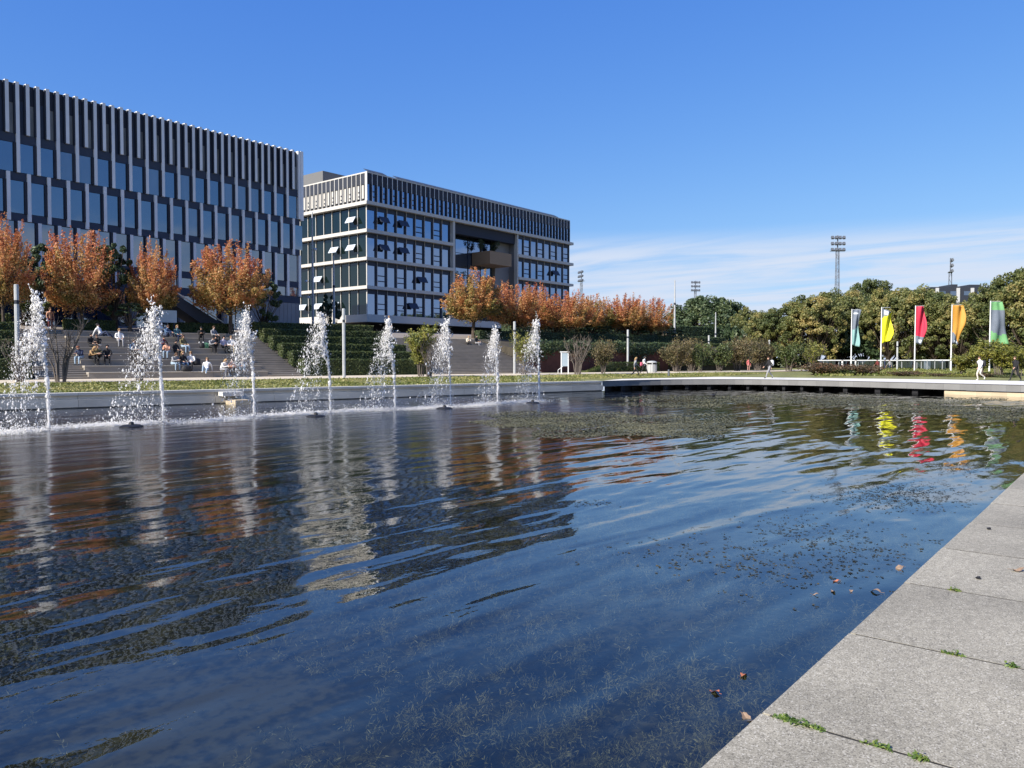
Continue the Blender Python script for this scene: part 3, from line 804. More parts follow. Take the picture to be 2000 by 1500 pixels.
# ---------------------------------------------------------------- vegetation
ORD = ['first', 'second', 'third', 'fourth', 'fifth', 'sixth', 'seventh', 'eighth', 'ninth', 'tenth', 'eleventh', 'twelfth', 'thirteenth', 'fourteenth', 'fifteenth', 'sixteenth', 'seventeenth', 'eighteenth']
m_bark = mat('bark', (0.07, 0.052, 0.038), 0.9, var=0.3, scale=6)
m_twig = mat('grey_twig', (0.12, 0.10, 0.085), 0.9, var=0.2, scale=6)
lf_autumn = leafmat('autumn_leaf', [(0.0, (0.14, 0.145, 0.035)), (0.28, (0.34, 0.25, 0.075)), (0.52, (0.54, 0.295, 0.115)), (0.78, (0.57, 0.24, 0.095)), (1.0, (0.46, 0.15, 0.08))], 0.42, nscale=0.45, nmix=0.3)
lf_green = leafmat('park_leaf', [(0.0, (0.06, 0.085, 0.027)), (0.45, (0.15, 0.165, 0.048)), (0.75, (0.28, 0.245, 0.08)), (1.0, (0.41, 0.31, 0.115))], 0.3, nscale=0.16, nmix=0.32)
lf_dark = leafmat('dark_leaf', [(0.0, (0.025, 0.045, 0.02)), (0.6, (0.06, 0.095, 0.04)), (1.0, (0.13, 0.16, 0.06))], 0.25, nscale=0.3, nmix=0.3)
lf_hedge = leafmat('hedge_leaf', [(0.0, (0.025, 0.045, 0.012)), (0.6, (0.07, 0.095, 0.025)), (1.0, (0.15, 0.16, 0.045))], 0.2, nscale=0.8, nmix=0.25)
lf_bush = leafmat('bush_leaf', [(0.0, (0.10, 0.13, 0.03)), (0.5, (0.23, 0.24, 0.05)), (1.0, (0.40, 0.35, 0.07))], 0.4, nscale=0.8, nmix=0.3)
lf_dry = leafmat('dry_leaf', [(0.0, (0.05, 0.06, 0.02)), (0.5, (0.13, 0.11, 0.045)), (1.0, (0.24, 0.17, 0.08))], 0.3, nscale=0.8, nmix=0.3)
lf_red = leafmat('russet_leaf', [(0.0, (0.05, 0.05, 0.02)), (0.5, (0.11, 0.075, 0.035)), (1.0, (0.17, 0.075, 0.04))], 0.3, nscale=0.8, nmix=0.3)
m_grassb = leafmat('grass_blade', [(0.0, (0.10, 0.13, 0.025)), (0.5, (0.20, 0.21, 0.055)), (1.0, (0.40, 0.35, 0.14))], 0.3, nscale=0.35, nmix=0.4)

def shoot_tree(seed, H, Rr, h0, nshoot, nleaf, lsize, hue=0.0):
    """vase-shaped tree of many rising shoots clothed in leaves; returns (trunk mesh, crown mesh)"""
    rng = np.random.default_rng(seed); pr = random.Random(seed)
    wood = MB()
    wood.tube([(0, 0, -0.3), (0.03, 0, h0 * 0.5), (0, 0.04, h0 + 0.3), (0.05, 0, h0 + (H - h0) * 0.45)], [0.19, 0.14, 0.11, 0.05], 8)
    cs, ts, os_ = [], [], []
    zc = h0 + (H - h0) * 0.42
    for i in range(nshoot):
        az = pr.uniform(0, 2 * math.pi)
        ct = pr.uniform(-0.62, 1.0); st_ = math.sqrt(1 - ct * ct)
        rr = pr.uniform(0.78, 1.06)
        tip = np.array([math.cos(az) * st_ * Rr * rr, math.sin(az) * st_ * Rr * rr, zc + ct * ((H - zc) if ct > 0 else (zc - h0)) * rr])
        if ct > 0.1: tip[2] += pr.uniform(0.0, 0.9) ** 2 * (H - zc) * 0.42
        p0 = np.array([0, 0, h0 + pr.uniform(0, (H - h0) * 0.22)])
        ctrl = p0 * 0.45 + tip * 0.55; ctrl[:2] *= 1.28; ctrl[2] = p0[2] * 0.6 + tip[2] * 0.4
        bez = lambda k: (1 - k) ** 2 * p0 + 2 * k * (1 - k) * ctrl + k * k * tip
        if i % 2 == 0:
            wood.tube([tuple(bez(k)) for k in (0.0, 0.35, 0.7, 0.97)], [0.05, 0.032, 0.018, 0.006], 4, cap=False)
        k = rng.beta(2.2, 1.15, nleaf) * 0.86 + 0.16
        k = np.minimum(k, 1.02)
        c = ((1 - k) ** 2)[:, None] * p0 + (2 * k * (1 - k))[:, None] * ctrl + (k * k)[:, None] * tip
        spread = (0.40 * (1.06 - k) + 0.045) * Rr / 2.9
        c = c + rng.normal(size=(nleaf, 3)) * spread[:, None]
        cs.append(c)
        hrel = (c[:, 2] - h0) / (H - h0)
        ts.append(np.clip(0.28 + 0.42 * hrel + 0.16 * k + rng.normal(0, 0.13, nleaf) + pr.gauss(0, 0.10) + hue, 0, 1))
        os_.append(c - np.array([0, 0, zc]))
    c = np.concatenate(cs); o = np.concatenate(os_); o /= np.linalg.norm(o, axis=1, keepdims=True) + 1e-6
    crown = leaves('crown', lf_autumn, c, lsize, rng, np.concatenate(ts), 0.55, o, 0.8)
    return wood.mesh('trunk', m_bark), crown
def clump_tree(seed, H, Rr, h0, nclump, nleaf, lsize, lm, hue=0.0):
    """broad park tree: leaf clumps over limbs"""
    rng = np.random.default_rng(seed); pr = random.Random(seed)
    wood = MB()
    wood.tube([(0, 0, -0.4), (0.1, 0, h0), (0, 0.1, h0 + (H - h0) * 0.6)], [0.32, 0.24, 0.06], 8)
    cs, ts, os_ = [], [], []
    zc = h0 + (H - h0) * 0.48
    for i in range(nclump):
        d = rand_dirs(rng, 1)[0]; d[2] = abs(d[2]) if pr.random() < 0.72 else d[2]
        r = pr.uniform(0.5, 1.0) ** 0.6
        q = np.array([d[0] * Rr * r, d[1] * Rr * r, zc + d[2] * ((H - zc) if d[2] > 0 else (zc - h0)) * r])
        if i % 3 == 0: wood.tube([(0, 0, h0 + 0.3), tuple(q * 0.5 + np.array([0, 0, h0 * 0.5])), tuple(q)], [0.09, 0.05, 0.015], 4, cap=False)
        sz = pr.uniform(0.08, 0.18) * Rr
        e = rand_dirs(rng, nleaf) * (rng.uniform(0.35, 1.0, nleaf) ** 0.5)[:, None] * np.array([sz, sz, sz * 0.75])
        cs.append(q + e); os_.append(e + d * 0.3 * sz)
        ts.append(np.clip(0.42 + rng.normal(0, 0.14, nleaf) + pr.gauss(0, 0.13) + hue, 0, 1))
    c = np.concatenate(cs); o = np.concatenate(os_); o /= np.linalg.norm(o, axis=1, keepdims=True) + 1e-6
    return wood.mesh('trunk', m_bark), leaves('crown', lm, c, lsize, rng, np.concatenate(ts), 0.7, o, 0.9)
def put_tree(name, meshes, loc, rz, sc, label, cat, group):
    e = empty(name, loc, rz); e.scale = sc if isinstance(sc, tuple) else (sc, sc, sc)
    link('trunk', meshes[0], e); link('crown', meshes[1], e)
    return tag(e, label, cat, group)
AUT = [shoot_tree(11, 7.5, 2.75, 1.35, 130, 150, 0.092), shoot_tree(12, 7.0, 2.6, 1.25, 125, 150, 0.092, -0.04),
       shoot_tree(13, 7.3, 2.9, 1.2, 135, 150, 0.095, 0.02), shoot_tree(14, 6.6, 2.5, 1.3, 120, 150, 0.092, -0.22)]
# column, depth, base z, top pixel row, width factor, variant, label
aut = [
 (8, 54.0, 3.7, 424, 0.74, 0, 'orange-leaved tree cut by the left edge of the picture'),
 (162, 58.5, 3.75, 442, 0.88, 2, 'tawny orange tree behind the leftmost jet and the bare shrub'),
 (300, 61.0, 3.75, 478, 0.78, 1, 'small rusty orange tree behind the second jet from the left'),
 (452, 64.5, 3.8, 470, 1.18, 0, 'broad orange tree above the seat steps at the right corner of the left office'),
 (925, 81.0, 4.0, 526, 1.30, 3, 'large green and orange tree at the top of the open stairs'),
 (1003, 84.5, 4.0, 548, 1.0, 2, 'orange tree directly right of the large green and orange one'),
 (1052, 90.0, 4.0, 560, 0.85, 1, 'orange tree behind the rightmost jet'),
 (1110, 88.0, 4.0, 566, 1.08, 2, 'orange tree in front of the right end of the glass office'),
 (1165, 93.5, 4.0, 574, 0.95, 3, 'green-tinged orange tree between two redder ones, right of the glass office'),
 (1222, 95.0, 4.0, 574, 1.05, 0, 'reddish orange tree behind the grey post and the litter bin'),
 (1272, 99.0, 4.0, 578, 1.0, 2, 'rightmost orange tree of the row, beside the bare tall pole'),
]
for i, (px, d, zb, ty, wf, vi, lb) in enumerate(aut):
    x, y = P(px, d); H = (7.5, 7.0, 7.3, 6.6)[vi] * 1.06
    zs = (zat(ty, d) - zb) / H
    put_tree('autumn_tree', AUT[vi], (x, y, zb), 0.7 * i + 0.4, (wf, wf, zs), lb, 'tree', 'row of autumn trees on the terrace')
# dark evergreens between the autumn trees and the office
DK = [clump_tree(31, 7.0, 2.0, 0.5, 60, 90, 0.13, lf_dark), clump_tree(32, 6.0, 2.2, 0.4, 60, 90, 0.13, lf_dark, 0.05)]
for i, (px, d, ty, wf, lb) in enumerate([
 (225, 60.5, 470, 0.85, 'dark evergreen shrub tree between the two leftmost whole autumn trees'),
 (90, 60.0, 480, 0.9, 'dark evergreen tree behind the leftmost jet'),
 (50, 60.0, 560, 0.8, 'low dark evergreen tree at the left edge behind the grey post'),
 (515, 68.0, 535, 0.75, 'dark evergreen tree under the right side of the broad orange tree'),
 (255, 59.0, 590, 0.55, 'low dark leafy bush on top of the seat steps behind the second jet'),
 (645, 95.0, 575, 0.62, 'dark evergreen tree in front of the sunlit side of the glass office'),
 (1085, 92.0, 622, 1.1, 'dark shrub mass under the orange trees above the red wall'),
 (1160, 94.0, 628, 1.1, 'dark shrub mass under the orange trees behind the sign'),
 (1235, 97.0, 634, 1.2, 'dark shrub mass under the orange trees behind the litter bin'),
 (1300, 104.0, 640, 1.2, 'dark shrub mass under the rightmost orange tree')]):
    x, y = P(px, d); zb = 3.7 if px < 1000 else 3.8
    H = (7.0, 6.0)[i % 2]
    put_tree('evergreen', DK[i % 2], (x, y, zb), i * 1.1, (wf, wf, (zat(ty, d) - zb) / H), lb, 'evergreen', 'dark evergreens on the terrace')

# park trees behind the lawn
PK = [clump_tree(41, 12, 5.2, 1.4, 210, 130, 0.135, lf_green), clump_tree(42, 11, 4.6, 1.0, 200, 130, 0.13, lf_green, 0.12),
      clump_tree(43, 13, 5.0, 1.4, 210, 130, 0.135, lf_green, -0.12)]
BIG = clump_tree(44, 16, 8.5, 1.0, 240, 110, 0.24, lf_dark, 0.22)
pk = [
 (1382, 150, 580, 1.12, 'B', 'big round dark green tree right of the orange row'),
 (1462, 132, 602, 0.75, 1, 'slender yellowing tree just right of the big round tree'),
 (1500, 122, 608, 0.8, 1, 'yellow-green tree behind the walker with the white backpack'),
 (1545, 120, 590, 0.95, 0, 'green tree left of the tall floodlight mast'),
 (1590, 118, 573, 1.0, 1, 'olive tree standing under the tall floodlight mast'),
 (1645, 124, 566, 0.95, 0, 'olive tree behind the pale teal flag'),
 (1700, 138, 546, 1.0, 2, 'tall dark green tree between the teal and yellow flags'),
 (1735, 118, 566, 0.9, 1, 'olive brown tree behind the yellow flag'),
 (1782, 116, 560, 0.95, 0, 'green tree behind the red flag'),
 (1826, 114, 572, 0.85, 2, 'dark green tree between the red and orange flags'),
 (1872, 112, 590, 0.8, 2, 'dark tree behind the orange flag, under the far dark building'),
 (1905, 118, 592, 0.7, 0, 'grey-green tree left of the green flag'),
 (1948, 104, 548, 0.95, 1, 'tall yellow-green tree behind the green flag'),
 (2005, 100, 525, 1.05, 2, 'dark tree cut by the right edge of the picture'),
 (2070, 96, 530, 1.0, 0, 'green tree just outside the right edge'),
 (1330, 172, 622, 0.9, 2, 'low distant tree behind the bare tall pole'),
]
for i, (px, d, ty, wf, vi, lb) in enumerate(pk):
    x, y = P(px, d); me, H = (BIG, 16.0) if vi == 'B' else (PK[vi], (12, 11, 13)[vi])
    zs = (zat(ty, d) + 0.1) / H
    wf2 = wf * (zs if vi == 'B' else 1.0)
    put_tree('park_tree', me, (x, y, 0.0), i * 0.9, (wf2, wf2, zs), lb, 'tree', 'park trees behind the lawn')
# dark understorey beneath the park trees
US = clump_tree(51, 3.2, 3.4, 0.0, 60, 70, 0.22, lf_dark)
for i, px in enumerate(range(1320, 2060, 46)):
    x, y = P(px, 128 - (px - 1440) * 0.02)
    put_tree('undergrowth_bush', US, (x, y, 0.0), i * 1.3, (1.5, 1.5, 1.7 + 0.25 * (i % 3)), 'dark bush in the shade under the park trees, ' + ORD[i] + ' from the left', 'bush', 'dark bushes under the park trees')

# ---------------------------------------------------------------- clipped hedges
def hedge_mesh(L, D, Hh, seed, top=None, lm=lf_hedge, lsize=0.055, dens=330):
    rng = np.random.default_rng(seed); top = top or (lambda f: Hh)
    cs, os_ = [], []
    def face(nm, fn, nv):
        q = rng.uniform(size=(nm, 2)); cs.append(np.array([fn(a, b) for a, b in q])); os_.append(np.tile(nv, (nm, 1)))
    face(int(dens * L * Hh), lambda a, b: (a * L, 0, b * top(a)), (0, -1.0, 0))
    face(int(dens * L * D), lambda a, b: (a * L, b * D, top(a)), (0, 0, 1.0))
    face(int(dens * D * Hh), lambda a, b: (0, a * D, b * top(0)), (-1.0, 0, 0))
    face(int(dens * D * Hh), lambda a, b: (L, a * D, b * top(1)), (1.0, 0, 0))
    face(int(dens * L * Hh * 0.4), lambda a, b: (a * L, D, b * top(a)), (0, 1.0, 0))
    c = np.concatenate(cs); o = np.concatenate(os_)
    c = c + rng.normal(0, 0.022, c.shape)
    tone = np.clip(0.5 + rng.normal(0, 0.17, len(c)), 0, 1)
    core = MB(); i_ = 0.03
    core.add([(i_, i_, 0), (L - i_, i_, 0), (L - i_, D - i_, 0), (i_, D - i_, 0), (i_, i_, top(0) - i_), (L - i_, i_, top(1) - i_), (L - i_, D - i_, top(1) - i_), (i_, D - i_, top(0) - i_)],
             [(0, 1, 5, 4), (1, 2, 6, 5), (2, 3, 7, 6), (3, 0, 4, 7), (4, 5, 6, 7)])
    return leaves('foliage', lm, c, lsize, rng, tone, 0.7, o, 1.3), core.mesh('hedge_core', m_hcore)
m_hcore = mat('hedge_core', (0.02, 0.028, 0.01), 0.95)
def put_hedge(meshes, s_, t_, z_, label, group, sc=1.0):
    x, y = S2W(s_, t_)
    e = empty('hedge', (x, y, z_), SA); e.scale = (1, 1, sc)
    link('foliage', meshes[0], e); link('hedge_core', meshes[1], e)
    return tag(e, label, 'hedge', group)
HG = hedge_mesh(11.0, 0.95, 1.25, 61)
nm = ['lowest', 'second lowest', 'third', 'fourth', 'fifth', 'topmost']
for k in range(6):
    t_ = ST0 + 0.15 + 1.95 * k; z_ = 0.30 + 0.62 * k if k else 0.30
    put_hedge(HG, 23.85, t_, max(0.25, z_ - 0.02), f'{nm[k]} of the stepped clipped hedges right of the seat steps', 'stepped hedges between the two flights')
HGL = hedge_mesh(9.0, 0.95, 1.25, 62)
for k in range(6):
    t_ = ST0 + 0.15 + 1.95 * k
    put_hedge(HGL, -2.3, t_, 0.28 + 0.62 * k, f'{nm[k]} of the stepped hedges at the left edge, behind the grey post', 'stepped hedges left of the seat steps')
HT = hedge_mesh(3.4, 0.9, 0.85, 63)
for px, lb in ((128, 'low clipped hedge on top of the seat steps, behind the bare shrub'), (335, 'low dark clipped hedge on top of the seat steps, beneath the pale board'), (375, 'sunlit low clipped hedge at the right on top of the seat steps')):
    s_, d = Pt(px, TT + 1.2)
    put_hedge(HT, s_, TT + 1.2, 3.62, lb, 'low hedges on top of the seat steps')
HR = hedge_mesh(10.5, 0.9, 1.0, 64, top=lambda f: 0.15 + 0.85 * smooth(0.0, 0.35, f))
s_, d = Pt(1146, 55.8)
put_hedge(HR, s_, 55.6, 0.25, 'low dark hedge with a sloping left end in front of the red wall', 'hedges right of the red wall')
HB = hedge_mesh(14.0, 1.6, 3.4, 66, lm=lf_dark, lsize=0.12, dens=90)
for k in range(3):
    put_hedge(HB, 60.0 + 14.1 * k, 76.0, 3.7 if k < 2 else 3.2, 'tall dark hedge behind the trunks of the orange trees, ' + ('leftmost', 'middle one', 'rightmost')[k] + ' of three', 'tall hedges behind the orange trees')
HE = hedge_mesh(13.6, 0.9, 1.0, 67, lm=lf_dark, lsize=0.07, dens=160)
for k in range(3):
    put_hedge(HE, 47.2 + 13.7 * k, 64.6, 3.5, 'low dark hedge along the terrace edge under the orange trees, ' + ('leftmost', 'middle one', 'rightmost')[k] + ' of three', 'low hedges along the terrace edge')
HS = hedge_mesh(16.0, 0.9, 1.1, 65)
for k in range(3):
    s_, d = Pt(1292 - 6 * k, 57.5 + 2.2 * k)
    put_hedge(HS, s_, 57.5 + 2.2 * k, (0.9, 1.7, 2.45)[k], ('lowest', 'middle', 'topmost')[k] + ' of the three stepped hedges right of the red wall', 'hedges right of the red wall')
# ivy spilling over the red wall
def ivy(seed, L, n_):
    rng = np.random.default_rng(seed)
    a = rng.uniform(0, L, n_); drop = rng.beta(1.1, 2.6, n_) * (1.3 + 0.5 * np.sin(a * 0.9)) * 1.15
    c = np.stack([a, -0.12 - 0.25 * np.sqrt(np.maximum(0, 0.6 - np.abs(drop - 0.4))) + rng.normal(0, 0.06, n_), 0.5 - drop + rng.normal(0, 0.12, n_)], 1)
    return leaves('ivy', lf_dark, c, 0.10, rng, np.clip(0.55 + rng.normal(0, 0.2, n_), 0, 1), 0.7, np.tile((0, -1.0, 0.3), (n_, 1)), 1.2)
x, y = S2W(46.8, 57.3)
tag(link('ivy', ivy(71, 21.5, 9000), None, (x, y, 2.75), (0, 0, SA)), 'dark trailing ivy spilling over the red retaining wall', 'ivy')

# ---------------------------------------------------------------- shrubs on the grass strip
def shrub(seed, H, W_, nstem, ntw, nleaf, lm, lsize, leaf_lo=0.3, thick=1.0):
    rng = np.random.default_rng(seed); pr = random.Random(seed); wd = MB(); cs = []
    for i in range(nstem):
        az = pr.uniform(0, 6.28); r = pr.uniform(0.15, 1.0) * W_
        b0 = np.array([math.cos(az) * 0.15, math.sin(az) * 0.15, -0.1]); tip = np.array([math.cos(az) * r, math.sin(az) * r, H * pr.uniform(0.7, 1.0)])
        m1 = b0 * 0.6 + tip * 0.4; m1[:2] *= 0.6; m2 = b0 * 0.25 + tip * 0.75; m2[:2] *= pr.uniform(0.8, 1.1)
        pts = [b0, m1, m2, tip]
        wd.tube([tuple(p) for p in pts], [0.035 * thick, 0.026 * thick, 0.016 * thick, 0.005 * thick], 5, cap=False)
        for j in range(ntw):
            k = pr.uniform(0.3, 0.95); f = k * 3; a = int(f); p = pts[a] * (1 - (f - a)) + pts[min(a + 1, 3)] * (f - a)
            q = p + np.array([pr.gauss(0, 0.3) * W_ * 0.6, pr.gauss(0, 0.3) * W_ * 0.6, pr.uniform(0.15, 0.6) * H * 0.35])
            wd.tube([tuple(p), tuple((p + q) / 2 + np.array([0, 0, -0.03])), tuple(q)], [0.012 * thick, 0.009 * thick, 0.004 * thick], 3, cap=False)
            if nleaf:
                n_ = max(1, int(nleaf / (nstem * ntw)))
                k2 = rng.uniform(leaf_lo, 1.1, n_)[:, None]; cs.append(p * (1 - k2) + q * k2 + rng.normal(0, 0.09 * W_, (n_, 3)))
    stem = wd.mesh('stems', m_twig)
    fol = None
    if cs:
        c = np.concatenate(cs); fol = leaves('foliage', lm, c, lsize, rng, np.clip(0.5 + rng.normal(0, 0.2, len(c)), 0, 1), 0.6)
    return stem, fol
SH_BARE = shrub(81, 3.4, 1.3, 10, 12, 0, lf_bush, 0.05, thick=1.7)
SH_BARE2 = shrub(82, 2.9, 1.1, 12, 12, 250, lf_red, 0.045)
SH_YEL = shrub(83, 3.4, 1.15, 10, 12, 3600, lf_bush, 0.075)
SH_GRN = shrub(84, 3.0, 1.1, 10, 12, 1500, lf_bush, 0.07)
SH_DRY = shrub(85, 2.8, 1.5, 14, 14, 4200, lf_dry, 0.07)
SH_DK = shrub(87, 2.4, 1.2, 8, 9, 700, lf_dark, 0.12)
SH_LOW = shrub(86, 2.2, 1.3, 12, 12, 3600, lf_hedge, 0.075)
def put_shrub(meshes, px, d, z, sc, label, group, rz=0.0):
    x, y = P(px, d); e = empty('shrub', (x, y, z), rz); e.scale = sc if isinstance(sc, tuple) else (sc,) * 3
    link('stems', meshes[0], e)
    if meshes[1]: link('foliage', meshes[1], e)
    return tag(e, label, 'shrub', group)
gs = 'multi-stemmed shrubs along the grass strip'
put_shrub(SH_BARE, 118, 42.0, 0.12, 1.05, 'bare many-stemmed shrub right of the leftmost jet', gs, 0.3)
put_shrub(SH_BARE2, 40, 41.5, 0.12, 0.95, 'reddish thin shrub at the foot of the leftmost grey post', gs, 1.0)
put_shrub(SH_BARE2, 272, 44.5, 0.12, 0.95, 'bare shrub half hidden in the second jet from the left', gs, 2.0)
put_shrub(SH_YEL, 822, 57.0, 0.22, (1.15, 1.15, 1.05), 'leafy yellow-green shrub left of the sixth jet', gs, 0.5)
put_shrub(SH_BARE2, 838, 56.0, 0.2, 1.0, 'greyish bare shrub beside the yellow-green one, behind the sixth jet', gs, 1.5)
put_shrub(SH_GRN, 1022, 64.0, 0.2, (1.1, 1.1, 1.15), 'loose green shrub behind the rightmost jet', gs, 2.2)
put_shrub(SH_BARE2, 1128, 66.0, 0.18, (1.3, 1.3, 1.2), 'grey twiggy shrub just right of the glazed sign', gs, 2.7)
put_shrub(SH_DRY, 1178, 69.0, 0.18, (0.9, 0.9, 1.05), 'twiggy brown shrub left of the grey post near the two walkers', gs, 3.3)
put_shrub(SH_DRY, 1322, 80.0, 0.1, (1.3, 1.3, 1.1), 'brownish shrub behind the short dark bollard', gs, 0.9)
put_shrub(SH_LOW, 1368, 80.0, 0.1, (0.8, 0.8, 1.25), 'compact green shrub left of the grey post beside the deck', gs, 1.9)
put_shrub(SH_DRY, 1350, 86.0, 0.1, (1.6, 1.6, 1.3), 'wide brown thicket behind the compact green shrub', gs, 4.0)
put_shrub(SH_LOW, 1405, 84.0, 0.1, (1.2, 1.2, 1.3), 'round green shrub right of the grey post beside the deck', gs, 5.0)
put_shrub(SH_DRY, 1440, 86.0, 0.1, (1.5, 1.5, 1.3), 'wide brown shrub left of the pedestrian in the pink jacket', gs, 2.9)
put_shrub(SH_DRY, 1480, 92.0, 0.1, (1.6, 1.6, 1.35), 'wide brown shrub behind the walker with the white backpack', gs, 3.9)
put_shrub(SH_LOW, 1540, 86.0, 0.1, (1.6, 1.6, 1.4), 'large green shrub right of the walker with the white backpack', gs, 0.2)
put_shrub(SH_GRN, 1585, 88.0, 0.1, (1.5, 1.5, 1.1), 'loose yellow-green shrub beside the russet planting', gs, 1.2)
gb = 'leafy bushes at the right end of the promenade'
for i, (px, d, sc, lb) in enumerate([
 (1880, 68.0, (0.9, 0.9, 0.75), 'low yellow-green bush right of the orange flag pole'),
 (1912, 67.0, (1.1, 1.1, 1.0), 'yellow-green bush behind the walker in white'),
 (1950, 66.0, (1.2, 1.2, 1.12), 'tall yellow-green bush between the two right-hand walkers'),
 (1990, 64.0, (1.15, 1.15, 0.95), 'yellow-green bush behind the walker in black'),
 (2040, 62.0, (1.2, 1.2, 1.0), 'yellow-green bush just outside the right edge')]):
    put_shrub(SH_YEL, px, d, 0.02, (sc[0] * 1.15, sc[1] * 1.15, sc[2] * 0.78), lb, gb, i * 1.4)
# low plants along the promenade's back edge
LOWP = [shrub(91, 0.9, 1.2, 26, 9, 2600, lf_red, 0.06, 0.0), shrub(92, 0.75, 1.2, 26, 9, 2600, lf_hedge, 0.06, 0.0), shrub(93, 0.6, 1.3, 26, 9, 2600, lf_bush, 0.055, 0.0)]
lowp = [(1605, 0, 1.5), (1628, 0, 1.3), (1650, 1, 1.2), (1682, 0, 1.3), (1668, 1, 1.0), (1715, 2, 0.9), (1745, 2, 0.9), (1776, 0, 1.2), (1805, 2, 1.0), (1835, 0, 0.9), (1862, 2, 1.0), (1890, 2, 0.95), (1925, 0, 0.9), (1958, 1, 0.9)]
for i, (px, k, sc) in enumerate(lowp):
    x, y = G(px, 735.5 + (px - 1600) * 0.013)
    e = empty('low_plant', (x, y, 0.0), i * 0.8); e.scale = (sc * 1.2, sc * 1.2, sc * (0.8 if px < 1700 else 0.45))
    link('stems', LOWP[k][0], e); link('foliage', LOWP[k][1], e)
    tag(e, ('russet', 'dark green', 'pale green')[k] + ' low plant behind the promenade, ' + ORD[sum(1 for q in lowp if q[1] == k and q[0] < px)] + ' of its colour from the left', 'plant', 'low border plants, ' + ('russet', 'dark green', 'pale green')[k])

# ---------------------------------------------------------------- grass on the strip and the lawn
rng = np.random.default_rng(5)
n_ = 60000
ss = rng.uniform(-14, 66, n_); tt = rng.uniform(WALL_T + 0.7, 47.7, n_)
xx = ss * math.cos(SA) - tt * math.sin(SA); yy = ss * math.sin(SA) + tt * math.cos(SA)
patch = np.sin(ss * 0.7 + tt) * np.sin(ss * 0.23 - tt * 0.8) + rng.normal(0, 0.5, n_)
ok = (patch > -0.55) & ((ss < 39.5) | (tt > 43))
xx, yy, tt = xx[ok], yy[ok], tt[ok]
zz = np.array([ground_h(a, b) for a, b in zip(xx, yy)])
hgt_ = rng.uniform(0.012, 0.045, len(xx)) * np.where(rng.uniform(size=len(xx)) < 0.04, 2.0, 1.0)
az = rng.uniform(0, 6.28, len(xx))
c = np.stack([xx, yy, zz + hgt_], 1)
axv = np.stack([rng.normal(0, 0.02, len(xx)), rng.normal(0, 0.02, len(xx)), hgt_], 1)
bxv = np.stack([np.cos(az) * 0.05, np.sin(az) * 0.05, np.zeros(len(xx))], 1)
gme = quads_mesh('grass', m_grassb, c, axv, bxv, np.clip(0.5 + rng.normal(0, 0.2, len(xx)), 0, 1))
tag(link('grass', gme), 'short patchy grass on the strip between pond wall and path', 'grass', kind='stuff')
n_ = 12000
px_ = rng.uniform(1590, 2000, n_); dd = rng.uniform(66, 104, n_)
pts = np.array([P(a, b) for a, b in zip(px_, dd)])
zz = np.array([ground_h(a, b) for a, b in pts])
hg = rng.uniform(0.04, 0.14, n_); az = rng.uniform(0, 6.28, n_)
gme = quads_mesh('lawn_grass', m_grassb, np.stack([pts[:, 0], pts[:, 1], zz + hg], 1), np.stack([rng.normal(0, .03, n_), rng.normal(0, .03, n_), hg], 1), np.stack([np.cos(az) * .09, np.sin(az) * .09, np.zeros(n_)], 1), np.clip(0.35 + rng.normal(0, 0.2, n_), 0, 1))
tag(link('lawn_grass', gme), 'mown lawn below the flag poles', 'grass', kind='stuff')
